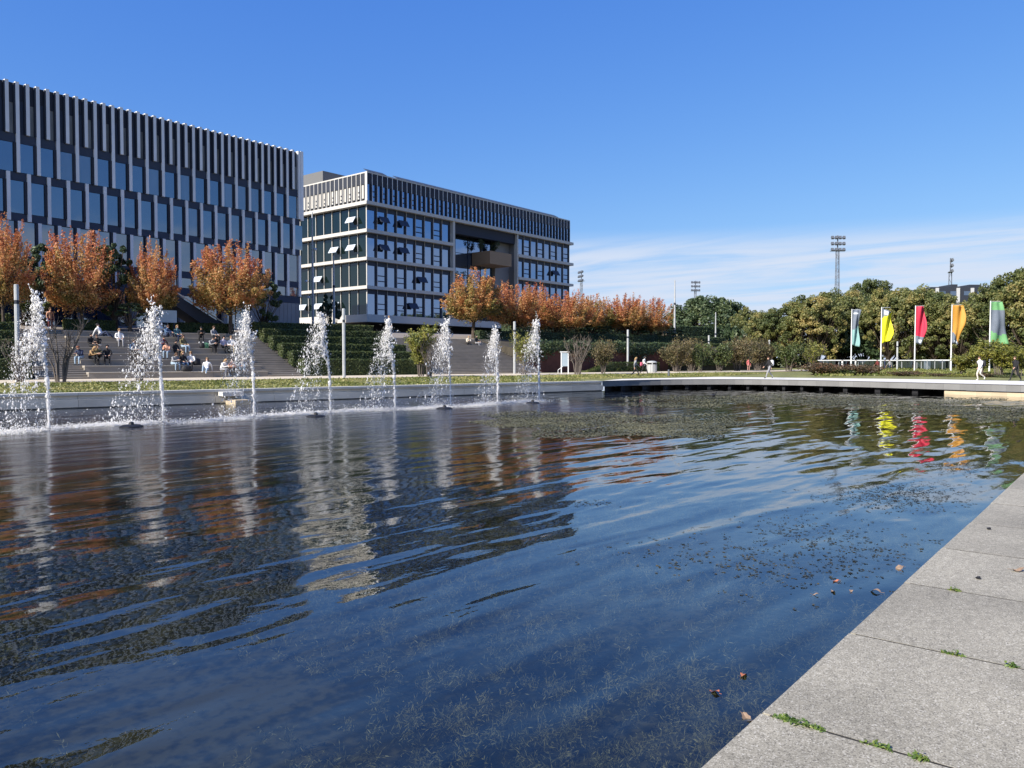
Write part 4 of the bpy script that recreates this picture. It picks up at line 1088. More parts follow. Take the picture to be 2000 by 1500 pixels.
# ---------------------------------------------------------------- fountains
m_jet, n, l, out = nt('white_water')
d_ = n.new('ShaderNodeBsdfPrincipled'); d_.inputs['Base Color'].default_value = (0.97, 0.96, 0.94, 1); d_.inputs['Roughness'].default_value = 0.25
t_ = n.new('ShaderNodeBsdfTranslucent'); t_.inputs['Color'].default_value = (1.0, 0.98, 0.95, 1)
mx = n.new('ShaderNodeMixShader'); mx.inputs[0].default_value = 0.5
l.new(d_.outputs[0], mx.inputs[1]); l.new(t_.outputs[0], mx.inputs[2]); l.new(mx.outputs[0], out.inputs[0])
m_black = mat('black_plastic', (0.012, 0.012, 0.013), 0.5)
JH = 4.15
def jet_parts(seed):
    rng = np.random.default_rng(seed); pr = random.Random(seed)
    sway, wide = pr.uniform(0.22, 0.40), pr.uniform(0.8, 1.25)
    wob = [pr.uniform(0, 6.28) for _ in range(3)]
    lean = lambda z: -sway * (z / JH) ** 2 + 0.035 * (z / JH) * np.sin(2.1 * z + wob[0])
    # rising core: knotted rope of water
    mb = MB(); z = 0.0; pts, rad = [], []
    while z < JH * 0.70:
        k = z / JH
        pts.append((float(lean(z)) + pr.gauss(0, 0.008 + 0.02 * k), pr.gauss(0, 0.008 + 0.02 * k), z)); rad.append((0.036 + 0.016 * z) * pr.uniform(0.35, 1.35) * (1.0 if k < 0.4 else pr.uniform(0.35, 1.1))); z += pr.uniform(0.05, 0.12)
    rad[-1] = 0.004
    mb.tube(pts, rad, 7)
    core = mb.mesh('water_jet', m_jet, True)
    # ragged clots tossed up in strings near the top
    cl, rl = [], []
    for q in range(75):
        f = pr.random() ** 0.8; z0 = JH * (0.55 + 0.47 * f); x0 = float(lean(min(z0, JH))) - 0.32 * wide * max(0, pr.gauss(0.25, 0.35)) * (1.15 - f); y0 = pr.gauss(0, 0.09 + 0.08 * (1 - f))
        m_ = pr.randint(4, 11); dx, dz = pr.gauss(0, 0.02), pr.uniform(-0.05, 0.05)
        for k in range(m_):
            cl.append((x0 + dx * k + pr.gauss(0, 0.022), y0 + pr.gauss(0, 0.025), z0 + dz * k + pr.gauss(0, 0.03)))
            s_ = pr.lognormvariate(-3.85, 0.45); rl.append((s_ * pr.uniform(0.6, 1.2), s_ * pr.uniform(0.6, 1.2), s_ * pr.uniform(0.8, 1.8)))
    # fine shreds about the rising jet
    n1 = 420; z1 = JH * rng.beta(2.0, 1.2, n1); sp_ = 0.022 + 0.06 * (z1 / JH) ** 2
    c1 = np.stack([lean(z1) + rng.normal(0, 1, n1) * sp_, rng.normal(0, 1, n1) * sp_, z1], 1)
    r1 = rng.lognormal(-4.1, 0.4, n1)[:, None] * np.array([0.8, 0.8, 1.8]) * (0.7 + 0.5 * rng.uniform(size=(n1, 3)))
    # strings of falling drops carried downwind (-X)
    c3, r3 = [], []
    for q in range(260):
        f0 = pr.random() ** 0.8; ap = JH * pr.uniform(0.70, 1.0); w = wide * pr.uniform(0.05, 1.2); y0 = pr.gauss(0, 0.16)
        m_ = pr.randint(2, 9)
        for k in range(m_):
            f = min(1.0, max(0.02, f0 + pr.gauss(0, 0.045)))
            c3.append((-sway - 1.15 * f * w + pr.gauss(0, 0.035), y0 * (0.5 + f) + pr.gauss(0, 0.03), max(0.01, ap * (1 - f ** 1.7) + pr.gauss(0, 0.05))))
            s_ = pr.lognormvariate(-4.35, 0.5); r3.append((s_ * 0.8, s_ * 0.8, s_ * pr.uniform(1.0, 2.6)))
    for q in range(1300):
        f = pr.random() ** 0.9; z_ = JH * pr.uniform(0.75, 1.0) * (1 - f ** 1.7)
        c3.append((-sway * min(1, z_ / JH + 0.3) - 1.2 * f * wide * pr.uniform(0, 1.25) + pr.gauss(0, 0.08), pr.gauss(0, 0.2), max(0.01, z_))); s_ = pr.uniform(0.004, 0.010); r3.append((s_, s_, s_ * 1.5))
    # splash and foam where the curtain meets the pond
    n4 = 4200; c4 = np.stack([-1.35 + rng.normal(0, 0.95, n4), rng.normal(0, 0.28, n4), np.abs(rng.normal(0, 0.055, n4)) * np.where(rng.uniform(size=n4) < 0.10, 4.0, 1)], 1)
    r4 = rng.lognormal(-4.5, 0.4, n4)[:, None] * np.array([1.3, 1.3, 0.8])
    n5 = 520; c5 = np.stack([rng.normal(0, 0.10, n5), rng.normal(0, 0.10, n5), np.abs(rng.normal(0, 0.85, n5))], 1); r5 = rng.uniform(0.004, 0.011, (n5, 1)) * np.array([1, 1, 1.6])
    drops = octas('spray', m_jet, np.concatenate([c1, np.array(cl), np.array(c3)]), np.concatenate([r1, np.array(rl), np.array(r3)]))
    foam = octas('splash_foam', m_jet, np.concatenate([c4, c5]), np.concatenate([r4, r5]))
    noz = MB().lathe([(0.07, -0.5), (0.07, -0.02), (0.045, 0.03), (0.045, 0.07)], 10).mesh('nozzle', m_black)
    return core, drops, foam, noz
JETS = [jet_parts(101 + i) for i in range(8)]
fx = [(94, 840), (317, 826), (496, 815.5), (645, 806.5), (771, 799.5), (880, 794), (972, 788.5), (1053, 784.5)]
ftop = [572, 588, 600, 606, 622, 622, 637, 618]
ordn = ['leftmost', 'second from the left', 'third from the left', 'fourth from the left', 'fifth from the left', 'sixth from the left', 'second from the right', 'rightmost']
for i, ((px, py), ty) in enumerate(zip(fx, ftop)):
    x, y = G(px, py, WATER); d = FPX * (EYE - WATER) / (py - HORIZON)
    e = empty('fountain', (x, y, WATER), random.Random(i).uniform(-0.25, 0.25)); zs = (py - ty) / FPX * d / (JH + 0.22); e.scale = (1, 1, zs)
    c_, dr, fo, nz = JETS[i]
    link('water_jet', c_, e); tag(link('spray', dr, e), kind='stuff'); tag(link('splash_foam', fo, e), kind='stuff'); link('nozzle', nz, e)
    tag(e, f'white water jet with falling spray, {ordn[i]} in the row of eight', 'fountain', 'row of fountain jets')
fl_me = MB().lathe([(0.30, -0.06), (0.36, -0.02), (0.36, 0.03), (0.26, 0.07), (0.09, 0.08), (0.07, 0.15), (0.03, 0.17)], 14).mesh('float_body', m_black)
for px, py, lb in ((255, 834, 'left of the second jet'), (616, 814, 'left of the fourth jet'), (868, 798.5, 'left of the sixth jet'), (980, 786.5, 'right of the seventh jet'), (1040, 787.5, 'left of the last jet'), (558, 808, 'midway between the third and fourth jets')):
    x, y = G(px, py, WATER)
    tag(link('fountain_float', fl_me, None, (x, y, WATER)), f'flat black float on the water {lb}', 'float', 'black floats among the jets')

# ---------------------------------------------------------------- water weed, floating leaves, scraps
m_weed = leafmat('water_weed', [(0.0, (0.05, 0.05, 0.018)), (0.5, (0.13, 0.115, 0.045)), (1.0, (0.25, 0.21, 0.09))], 0.3, nscale=1.2, nmix=0.4)
rng = np.random.default_rng(9)
n_ = 8000                                           # plumes, each a tuft of fine strands
ux = rng.uniform(-2.0, 15, n_); vy = QV + rng.uniform(0.004, 1, n_) ** 1.45 * 11.0
dens = np.sin(ux * 1.3 + 0.7 * vy) * np.sin(vy * 1.1 - ux * 0.4) + 0.7 * np.sin(ux * 0.5 - vy * 0.6 + 1.0) + rng.normal(0, 0.45, n_)
k_ = dens > -0.15; ux, vy = ux[k_], vy[k_]
NS = 20
px0 = np.repeat(ux, NS); py0 = np.repeat(vy, NS); n_ = len(px0)
cur = np.stack([px0, py0, np.repeat(rng.uniform(-1.28, -1.0, len(ux)), NS)], 1) + rng.normal(0, 0.012, (n_, 3))
pd = np.repeat(rng.normal(0, 0.55, (len(ux), 3)), NS, axis=0); pd[:, 2] = 0.8
dirx = pd + rng.normal(0, 0.5, (n_, 3)); dirx /= np.linalg.norm(dirx, axis=1, keepdims=True)
cent, axs, bxs = [], [], []
for sgm in range(4):
    L = rng.uniform(0.010, 0.028, n_)[:, None]
    d2 = dirx + rng.normal(0, 0.6, (n_, 3)) - np.array([0, 0, 0.2 * sgm]); d2 /= np.linalg.norm(d2, axis=1, keepdims=True)
    nx = cur + d2 * L * 2; nx[:, 2] = np.minimum(nx[:, 2], WATER - 0.015)
    sd = np.cross(d2, rand_dirs(rng, n_)); sd /= np.linalg.norm(sd, axis=1, keepdims=True) + 1e-6
    cent.append((cur + nx) / 2); axs.append((nx - cur) * 0.55); bxs.append(sd * rng.uniform(0.0016, 0.0042, n_)[:, None]); cur = nx
tw = np.tile(np.clip(0.5 + np.repeat(rng.normal(0, 0.2, len(ux)), NS) + rng.normal(0, 0.12, n_), 0, 1), 4)
tag(link('water_weed', quads_mesh('water_weed', m_weed, np.concatenate(cent), np.concatenate(axs), np.concatenate(bxs), tw)), 'straggling water weed below the surface beside the near quay', 'weed', kind='stuff')
# weed mats lying on the surface in the far half of the pond
m_mat = leafmat('weed_mat', [(0.0, (0.06, 0.06, 0.028)), (0.5, (0.12, 0.115, 0.055)), (1.0, (0.22, 0.20, 0.10))], 0.15, nscale=0.6, nmix=0.35)
def in_pond(x, y): return y > QV + 0.2 and x < 53.5 + 0.12 * y and W2S(x, y)[1] < WALL_T - 0.3
cs = []
blobs = []                                        # (column, row, half-width px, half-height px, weight) of each mat
for b_ in ((1190, 826, 230, 24, 3.4), (1330, 838, 120, 16, 1.4), (1050, 820, 120, 14, 1.2), (1500, 778, 260, 9, 2.6), (1700, 786, 240, 10, 2.2), (1850, 800, 170, 9, 1.6), (1330, 790, 110, 6, 0.8), (1950, 812, 90, 12, 1.0)): blobs.append(b_)
tot = sum(b_[4] for b_ in blobs)
for bx_, by_, hw, hh, w in blobs:
    k = int(95000 * w / tot)
    r = np.sqrt(rng.uniform(0, 1, k)); th = rng.uniform(0, 6.28, k)
    wob = 1 + 0.25 * np.sin(3 * th + bx_) + 0.15 * np.sin(7 * th)
    for qx, qy in zip(bx_ + hw * r * wob * np.cos(th), by_ + hh * r * wob * np.sin(th)):
        if qy < 764: continue
        p = G(qx, qy, WATER)
        if in_pond(*p): cs.append((p[0], p[1], WATER))
c = np.array(cs); n_ = len(c); c[:, 2] += rng.uniform(0.001, 0.009, n_)
tl = rand_dirs(rng, n_) * np.array([1, 1, 0.05]); tl /= np.linalg.norm(tl, axis=1, keepdims=True)
sd = np.cross(tl, np.array([0, 0, 1.0]) + rng.normal(0, 0.2, (n_, 3))); sd /= np.linalg.norm(sd, axis=1, keepdims=True)
sz = rng.uniform(0.02, 0.05, n_)[:, None]
tag(link('weed_mat', quads_mesh('weed_mat', m_mat, c, tl * sz, sd * sz * 0.6, np.clip(0.5 + rng.normal(0, 0.2, n_), 0, 1))), 'olive mats of water weed lying on the far half of the pond', 'weed', kind='stuff')
# scattered dark scraps nearer by
m_scrap = leafmat('weed_scrap', [(0.0, (0.012, 0.014, 0.008)), (0.6, (0.03, 0.03, 0.014)), (1.0, (0.09, 0.075, 0.03))], 0.1)
cs = []
for bx_, by_, hw, hh, k in ((1760, 968, 130, 28, 800), (1880, 910, 110, 16, 600), (1560, 1040, 130, 40, 170), (1420, 1090, 200, 45, 150), (1700, 1075, 120, 45, 110), (1150, 985, 40, 8, 40), (1590, 1110, 200, 55, 130), (1560, 880, 250, 14, 90)):
    for qx, qy in zip(rng.normal(bx_, hw * 0.55, k), rng.normal(by_, hh * 0.55, k)):
        p = G(qx, qy, WATER)
        if in_pond(*p): cs.append((p[0], p[1], WATER + 0.004))
c = np.array(cs); c = np.repeat(c, 3, axis=0) + rng.normal(0, 0.022, (len(c) * 3, 3)) * np.array([1, 1, 0.12]); c[:, 2] = np.maximum(c[:, 2], WATER + 0.003); n_ = len(c)
tl = rand_dirs(rng, n_) * np.array([1, 1, 0.2]); sd = np.cross(tl, (0, 0, 1.0)); sz = (rng.uniform(0.010, 0.03, n_))[:, None]
tag(link('weed_scraps', quads_mesh('weed_scraps', m_scrap, c, tl * sz, sd * sz * 0.6, rng.uniform(0, 1, n_))), 'small dark scraps of weed scattered on the water off the near quay', 'weed', kind='stuff')
# fallen leaves, each one a thing
m_leafr = mat('fallen_leaf_red', (0.34, 0.12, 0.06), 0.6, var=0.3, scale=30)
m_leafp = mat('fallen_leaf_pale', (0.24, 0.165, 0.11), 0.6, var=0.3, scale=30)
def leaf_mesh(seed, L, m):
    pr = random.Random(seed); mb = MB(); k = 9; top, bot = [], []
    for i in range(k):
        f = i / (k - 1); w = math.sin(math.pi * f ** 0.85) * L * 0.30 * pr.uniform(0.75, 1.15); z = 0.012 * math.sin(f * 5 + seed) * L / 0.08
        top.append(((f - 0.5) * L, w, z + w * 0.25)); bot.append(((f - 0.5) * L, -w, z + w * 0.2))
    mid = [((i / (k - 1) - 0.5) * L, 0, 0.012 * math.sin(i / (k - 1) * 5 + seed) * L / 0.08 - 0.002) for i in range(k)]
    for a, b in ((top, mid), (mid, bot)):
        o = len(mb.v); mb.v += a + b
        for i in range(k - 1): mb.f.append([o + i, o + k + i, o + k + i + 1, o + i + 1]); mb.m.append(0)
    mb.tube([(-L * 0.5, 0, 0), (-L * 0.78, L * 0.05, 0.004)], 0.0016, 4)
    return mb.mesh('fallen_leaf', m)
lv = [(1458, 1327, WATER, 0.075, 0, 'reddish fallen leaf on the water, right of a similar one near the quay'), (1400, 1360, WATER, 0.08, 0, 'reddish fallen leaf on the dark water, nearest the bottom'),
      (1637, 1139, WATER, 0.075, 0, 'upper reddish leaf of the small cluster floating off the quay'), (1633, 1160, WATER, 0.07, 1, 'lower pale leaf of the small cluster floating off the quay'),
      (1598, 1166, WATER, 0.06, 1, 'leftmost pale leaf of the small cluster floating off the quay'), (1668, 1159, WATER, 0.05, 1, 'tiny pale leaf at the right of the floating cluster'),
      (1715, 1160, WATER, 0.11, 1, 'long pale leaf floating close to the quay edge'), (1762, 1114, WATER, 0.13, 1, 'large curled leaf floating against the quay edge'),
      (1466, 1414, WATER, 0.10, 1, 'tan leaf on the water tucked against the quay corner'), (1996, 1117, 0.006, 0.09, 1, 'tan leaf lying on the quay at the right edge of the picture')]
for i, (px, py, z, L, k, lb) in enumerate(lv):
    x, y = G(px, py, z)
    tag(link('fallen_leaf', leaf_mesh(i, L, (m_leafr, m_leafp)[k]), None, (x, y, z + 0.008), (0, 0, i * 1.3)), lb, 'leaf', 'fallen leaves')
for px, py, lb in ((1918, 1134, 'small black lump on the quay right of the weed tuft'), (1937, 1036, 'small black lump on the quay farther from the camera')):
    x, y = G(px, py, 0)
    pr = random.Random(px); bm = bmesh.new(); bmesh.ops.create_icosphere(bm, subdivisions=2, radius=0.016)
    for v in bm.verts: v.co = v.co * pr.uniform(0.7, 1.35); v.co.z *= 0.7
    me = bpy.data.meshes.new('lump'); bm.to_mesh(me); bm.free(); me.materials.append(m_black)
    tag(link('lump', me, None, (x, y, 0.008)), lb, 'lump', 'black lumps on the quay')
# green weeds in the slab joints
lf_weed = leafmat('joint_weed', [(0.0, (0.05, 0.10, 0.02)), (0.5, (0.13, 0.21, 0.04)), (1.0, (0.30, 0.33, 0.07))], 0.35, nscale=6, nmix=0.3)
def weed(seed, L, W_, n_, h):
    rng = np.random.default_rng(seed)
    along = rng.beta(1.3, 1.3, n_) * L; k = 0.4 + 0.6 * np.sin(np.pi * along / L)
    c = np.stack([rng.normal(0, W_, n_) * k, along, np.abs(rng.normal(0, h, n_)) * k + 0.004], 1)
    nrm = rand_dirs(rng, n_) * 0.8 + np.array([0, 0, 0.8]); nrm /= np.linalg.norm(nrm, axis=1, keepdims=True)
    t = np.cross(nrm, rand_dirs(rng, n_)); t /= np.linalg.norm(t, axis=1, keepdims=True); b = np.cross(nrm, t)
    s_ = rng.uniform(0.006, 0.015, n_)[:, None]
    me = quads_mesh('weed_tuft', lf_weed, c, t * s_, b * s_ * 0.5, np.clip(0.55 + rng.normal(0, 0.2, n_), 0, 1))
    return me
for i, (px, py, L, W_, n2, lb) in enumerate([
 (1512, 1408, 0.22, 0.018, 330, 'largest green weed tuft, growing in the nearest slab joint at the quay edge'), (1688, 1457, 0.12, 0.010, 90, 'thin weed in the nearest slab joint, right of the largest tuft'),
 (1790, 1480, 0.07, 0.016, 110, 'yellowish weed tuft in the nearest slab joint towards the right'), (1850, 1276, 0.11, 0.010, 130, 'flat green weed in the second slab joint'),
 (1975, 1299, 0.06, 0.014, 90, 'green weed in the second slab joint at the right edge of the picture'), (1862, 1152, 0.07, 0.016, 110, 'spiky green weed in the third slab joint')]):
    x, y = G(px, py, 0)
    kx = round((x - 3.12) / SL); x = 3.12 + SL * kx
    tag(link('weed_tuft', weed(200 + i, L, W_, n2, 0.012), None, (x, y, -0.012), (0, 0, R_(180))), lb, 'weed', 'weeds in the slab joints')

# ---------------------------------------------------------------- posts, poles, flags, signs
m_post = mat('galvanised_post', (0.42, 0.43, 0.43), 0.5, metal=0.3, var=0.12, scale=3)
m_white = mat('white_metal', (0.72, 0.73, 0.73), 0.45, var=0.04, scale=2)
pst = [(35, 42.0, 556, 752, 'grey square light post at the left edge beside the leftmost jet'), (672, 53.0, 603, 738, 'grey light post in front of the stepped hedges, between the fourth and fifth jets'),
       (1005, 68.0, 628, 734, 'grey light post between the seventh and last jets'), (1226, 82.0, 644, 732, 'grey light post beside the two women walking by the bin'),
       (1384, 98.0, 655, 727, 'grey light post among the shrubs behind the deck'), (1502, 112.0, 664, 724, 'grey light post behind the walker with the white backpack'),
       (1752, 100.0, 667, 728, 'grey light post between the yellow and red flags')]
for px, d, ty, by, lb in pst:
    x, y = P(px, d); z0 = max(0.0, ground_h(x, y)); H = zat(ty, d) - z0
    e = empty('light_post', (x, y, z0), 0.5)
    w = 0.115
    MB().lathe([(w, 0), (w, H * 0.80)], 8).build('shaft', m_post, e)
    MB().lathe([(w * 0.85, H * 0.80), (w * 0.85, H * 0.84)], 8).build('lens_ring', m_frame, e)
    MB().lathe([(w, H * 0.84), (w, H - 0.03), (w * 0.8, H)], 8).build('lamp_head', m_post, e)
    tag(e, lb, 'light post', 'grey light posts round the pond')
pole = [(1317, 104.0, 548, 4.0, 'tall bare pole right of the rightmost orange tree'), (1397, 118.0, 610, 0.2, 'bare pole in front of the big round dark green tree'),
        (612, 92.0, 416, 4.4, 'tall slender lamp mast in front of the sunlit side of the glass office'), (653, 92.0, 500, 4.4, 'shorter slender mast in front of the sunlit side of the glass office')]
for px, d, ty, z0, lb in pole:
    x, y = P(px, d); H = zat(ty, d) - z0
    e = empty('mast', (x, y, z0)); MB().lathe([(0.15, 0), (0.13, H * 0.5), (0.07, H)], 8).build('shaft', m_post, e)
    if px == 612:
        for k, (dx, hz) in enumerate(((0.35, 0.70), (-0.75, 0.44), (-0.45, 0.31))):
            MB().tube([(0, 0, H * hz), (dx * 0.63, -dx * 0.77, H * hz)], 0.035, 5).build('arm', m_post, e)
            MB().lathe([(0.05, -0.16), (0.17, -0.1), (0.17, 0.06), (0.05, 0.14)], 8, (dx * 0.63, -dx * 0.77)).build('lamp', m_white, e, (0, 0, H * hz))
    else:
        MB().lathe([(0.16, 0), (0.16, 0.25)], 8).build('collar', m_frame, e, (0, 0, H * 0.6))
    tag(e, lb, 'mast', 'tall slender poles')
m_fg = mat('flag_grey', (0.17, 0.20, 0.25), 0.7, var=0.08, scale=3)
m_mark = mat('flag_mark', (0.6, 0.64, 0.66), 0.7)
flags = [(1662, 90.0, 604, 725, (0.26, 0.46, 0.45), 'teal', 0.32, 'top', 0.72), (1720, 88.0, 600, 725, (0.75, 0.73, 0.02), 'yellow', 0.2, 'diag', 0.97), (1786, 86.0, 597, 725, (0.62, 0.03, 0.075), 'red', 0.25, 'bottom', 0.82),
         (1857, 84.0, 595, 727, (0.62, 0.31, 0.05), 'orange', 0.3, 'diagb', 0.95), (1932, 78.0, 588, 728, (0.17, 0.40, 0.17), 'green', 0.5, 'mid', 1.0)]
for i, (px, d, ty, by, colr, cn_, gfrac, mode, wfac) in enumerate(flags):
    x, y = P(px, d); z0 = max(0.0, zat(by, d)); H = zat(ty, d) - z0
    e = empty('flag_pole', (x, y, z0), -math.pi / 2 + YAW)           # local +X points to the right of the picture
    MB().tube([(0.0, 0, 0), (0.0, 0, H * 0.5), (0.02, 0, H)], [0.075, 0.06, 0.045], 8).build('pole', m_white, e)
    MB().tube([(0.02, 0, H - 0.06), (1.0, 0.02, H - 0.03)], 0.016, 5).build('banner_arm', m_white, e)
    tag(e, f'white flag pole carrying the {cn_} banner', 'flag pole', 'row of flag poles on the lawn')
    mfl = mat('banner_' + cn_, colr, 0.65, var=0.05, scale=2)
    for fm_ in (mfl, m_fg):                              # thin cloth lets light through
        fn_, fl_ = fm_.node_tree.nodes, fm_.node_tree.links
        if 'Translucent BSDF' in fn_: continue
        pb_ = [q for q in fn_ if q.type == 'BSDF_PRINCIPLED'][0]; ou_ = [q for q in fn_ if q.type == 'OUTPUT_MATERIAL'][0]
        ts_ = fn_.new('ShaderNodeBsdfTranslucent'); ms_ = fn_.new('ShaderNodeMixShader'); ms_.inputs[0].default_value = 0.22
        fl_.new(pb_.inputs['Base Color'].links[0].from_socket, ts_.inputs['Color'])
        fl_.new(pb_.outputs[0], ms_.inputs[1]); fl_.new(ts_.outputs[0], ms_.inputs[2]); fl_.new(ms_.outputs[0], ou_.inputs[0])
    FH, FWd = 4.0, 1.5 * wfac
    mb = MB(); nu, nv = 10, 26
    for b in range(nv):
        f = b / (nv - 1)
        for a in range(nu):
            g = a / (nu - 1)
            pinch = (1 - 0.34 * f * (mode != 'mid') - 0.12 * math.sin(f * 5 + i)) if mode != 'mid' else (0.78 + 0.5 * f)
            xx_ = 0.07 + g * FWd * pinch * 0.9
            yy_ = 0.22 * g * math.sin(f * 6.0 + g * 5.0 + i * 1.3) + 0.13 * math.sin(g * 9 + f * 3) * (0.4 + g)
            sag = -0.25 * g * f if mode != 'diag' else -0.55 * g * (1 - f) + 0.35 * g * f
            mb.v.append((xx_, yy_, H - 0.08 - f * FH + sag))
    for b in range(nv - 1):
        for a in range(nu - 1):
            f, g = (b + 0.5) / nv, (a + 0.5) / nu
            grey = {'top': f < 0.42 + 0.14 * (1 - g), 'diag': f < 0.30 - 0.36 * g, 'bottom': f > 0.78, 'diagb': f > 0.66 + 0.3 * g, 'mid': 0.2 < f < 0.70 + 0.06 * math.sin(g * 3)}[mode]
            mk = grey and {'top': 0.06 < f < 0.13 and 0.2 < g < 0.7, 'diag': 0.04 < f < 0.14 and 0.15 < g < 0.5, 'bottom': 0.86 < f < 0.92 and 0.25 < g < 0.75, 'diagb': 0.88 < f < 0.94 and 0.2 < g < 0.7, 'mid': False}[mode]
            mb.f.append([b * nu + a, b * nu + a + 1, (b + 1) * nu + a + 1, (b + 1) * nu + a]); mb.m.append(2 if mk else (1 if grey else 0))
    me = mb.mesh('banner', [mfl, m_fg, m_mark], True)
    bo = link('banner', me, None, (x, y, z0), (0, 0, -math.pi / 2 + YAW))
    sol_ = bo.modifiers.new('thick', 'SOLIDIFY'); sol_.thickness = 0.006
    tag(bo, {'top': 'pale teal banner with a blue-grey top, leftmost of the five', 'diag': 'yellow banner with a dark grey upper corner', 'bottom': 'red banner with a grey lower end', 'diagb': 'orange banner with a grey lower corner', 'mid': 'green banner with a broad grey middle, rightmost of the five'}[mode], 'banner', 'five coloured banners')

# floodlight masts far behind the trees
m_flood = mat('floodlight_metal', (0.10, 0.11, 0.13), 0.5)
for px, d, ty, turn, sc, lb in ((1633, 190, 461, 0.0, 1.0, 'tallest floodlight mast, standing clear above the park trees'), (1853, 200, 505, 1.15, 0.95, 'floodlight mast seen edge-on above the dark far building'), (1357, 290, 549, 0.1, 1.0, 'distant floodlight mast above the big round tree'), (1135, 260, 529, -1.2, 0.95, 'distant floodlight mast beside the glass office')):
    x, y = P(px, d); H = zat(ty, d)
    e = empty('floodlight_mast', (x, y, 0), -math.pi / 2 + YAW + turn)
    tw = MB(); hb = H - 3.6 * sc
    for a_, b_ in ((-1, -1), (1, -1), (1, 1), (-1, 1)):
        tw.tube([(a_ * 0.55, b_ * 0.55, 0), (a_ * 0.28, b_ * 0.28, hb)], 0.075, 4)
    for q in range(int(hb / 1.6)):
        z0_, z1_ = q * 1.6, (q + 1) * 1.6; w0, w1 = 0.55 - 0.27 * z0_ / hb, 0.55 - 0.27 * z1_ / hb
        sgn = 1 if q % 2 else -1
        for b_ in (-1, 1):
            tw.tube([(-sgn * w0, b_ * w0, z0_), (sgn * w1, b_ * w1, z1_)], 0.03, 3); tw.tube([(b_ * w0, -sgn * w0, z0_), (b_ * w1, sgn * w1, z1_)], 0.03, 3)
    tw.build('lattice_tower', m_flood, e)
    hd = MB()
    hd.tube([(0, 0, hb), (0, 0, H)], 0.14, 6)
    for r in range(3): hd.box(-1.5 * sc, 1.5 * sc, -0.06, 0.06, hb + 1.45 * sc * r - 0.07, hb + 1.45 * sc * r + 0.07)
    hd.box(-1.7 * sc, 1.7 * sc, -0.5, 0.5, hb - 0.2, hb - 0.1)
    hdo = hd.build('lamp_frame', m_flood, e)
    lm_ = MB().box(-0.30, 0.30, -0.24, 0.24, -0.34, 0.34).mesh('floodlight', m_flood)
    for r in range(3):
        for c in range(4): link('floodlight', lm_, hdo, ((c - 1.5) * 0.92 * sc, -0.32, hb + 1.45 * sc * r + 0.12), (R_(-25), 0, 0))
    tag(e, lb, 'floodlight mast', 'floodlight masts')

# dark building beyond the trees at the right
m_farb = mat('far_dark_facade', (0.03, 0.034, 0.045), 0.5, var=0.1, scale=0.2)
m_farw = mat('far_white_strip', (0.5, 0.5, 0.5), 0.6)
x, y = P(1815, 150); e = empty('far_building', (x, y, 0), -math.pi / 2 + YAW)
W_ = (1935 - 1815) / FPX * 150; H = zat(561, 150)
pbox(e, 'main_block', 0, W_, 0, 12, 0, H, m_farb)
for k, (f, hh) in enumerate(((0.08, 0.0), (0.42, 0.45), (0.65, 0.0), (0.92, 0.0))): pbox(e, 'white_strip', W_ * f, W_ * f + 0.55, -0.25, -0.002, 0, H - 0.2, m_farw)
pbox(e, 'roof_block', W_ * 0.36, W_ * 0.46, 0.5, 5, H + 0.002, H + 0.55, m_farb); pbox(e, 'roof_block', W_ * 0.65, W_ * 0.85, 0.5, 6, H + 0.002, H + 0.5, m_farb)
for k in range(4):
    for r in range(2): pbox(e, 'window_band', W_ * (0.1 + 0.22 * k), W_ * (0.1 + 0.22 * k) + 1.7, -0.06, -0.003, H - 1.6 - 2.2 * r, H - 0.8 - 2.2 * r, m_glass1)
tag(e, 'dark flat-roofed building with white vertical strips above the trees at right', 'building')

# white-roofed shelters beyond the lawn
for k in range(7):
    px0, px1 = 1602 + 38 * k, 1602 + 38 * k + 34; d = 108
    x, y = P(px0, d); e = empty('shelter', (x, y, 0.15), -math.pi / 2 + YAW); W_ = (px1 - px0) / FPX * d
    pbox(e, 'roof', 0, W_, -0.9, 0.9, 1.26, 1.38, m_white)
    pbox(e, 'back_panel', 0.1, W_ - 0.1, 0.6, 0.65, 0.15, 1.2, m_glass1)
    for q in (0.12, W_ - 0.2): pbox(e, 'post', q, q + 0.08, -0.7, -0.62, 0, 1.258, m_post)
    tag(e, 'low white-roofed shelter beyond the flag poles, ' + ORD[k] + ' from the left in its row', 'shelter', 'row of white-roofed shelters')
x, y = P(1806, 96); e = empty('glass_shelter', (x, y, 0.1), -math.pi / 2 + YAW); W_ = 46 / FPX * 96
pbox(e, 'roof', 0, W_, -0.6, 0.6, 1.36, 1.46, m_white)
for q in range(4): pbox(e, 'post', q * W_ / 3.1, q * W_ / 3.1 + 0.07, -0.5, -0.43, 0, 1.358, m_post)
for q in range(3): pbox(e, 'pane', q * W_ / 3.1 + 0.1, (q + 1) * W_ / 3.1 - 0.04, 0.4, 0.44, 0.2, 1.3, m_glass4 if q == 0 else m_glass1)
tag(e, 'small glass waiting shelter with grey posts between the red and orange flags', 'shelter')

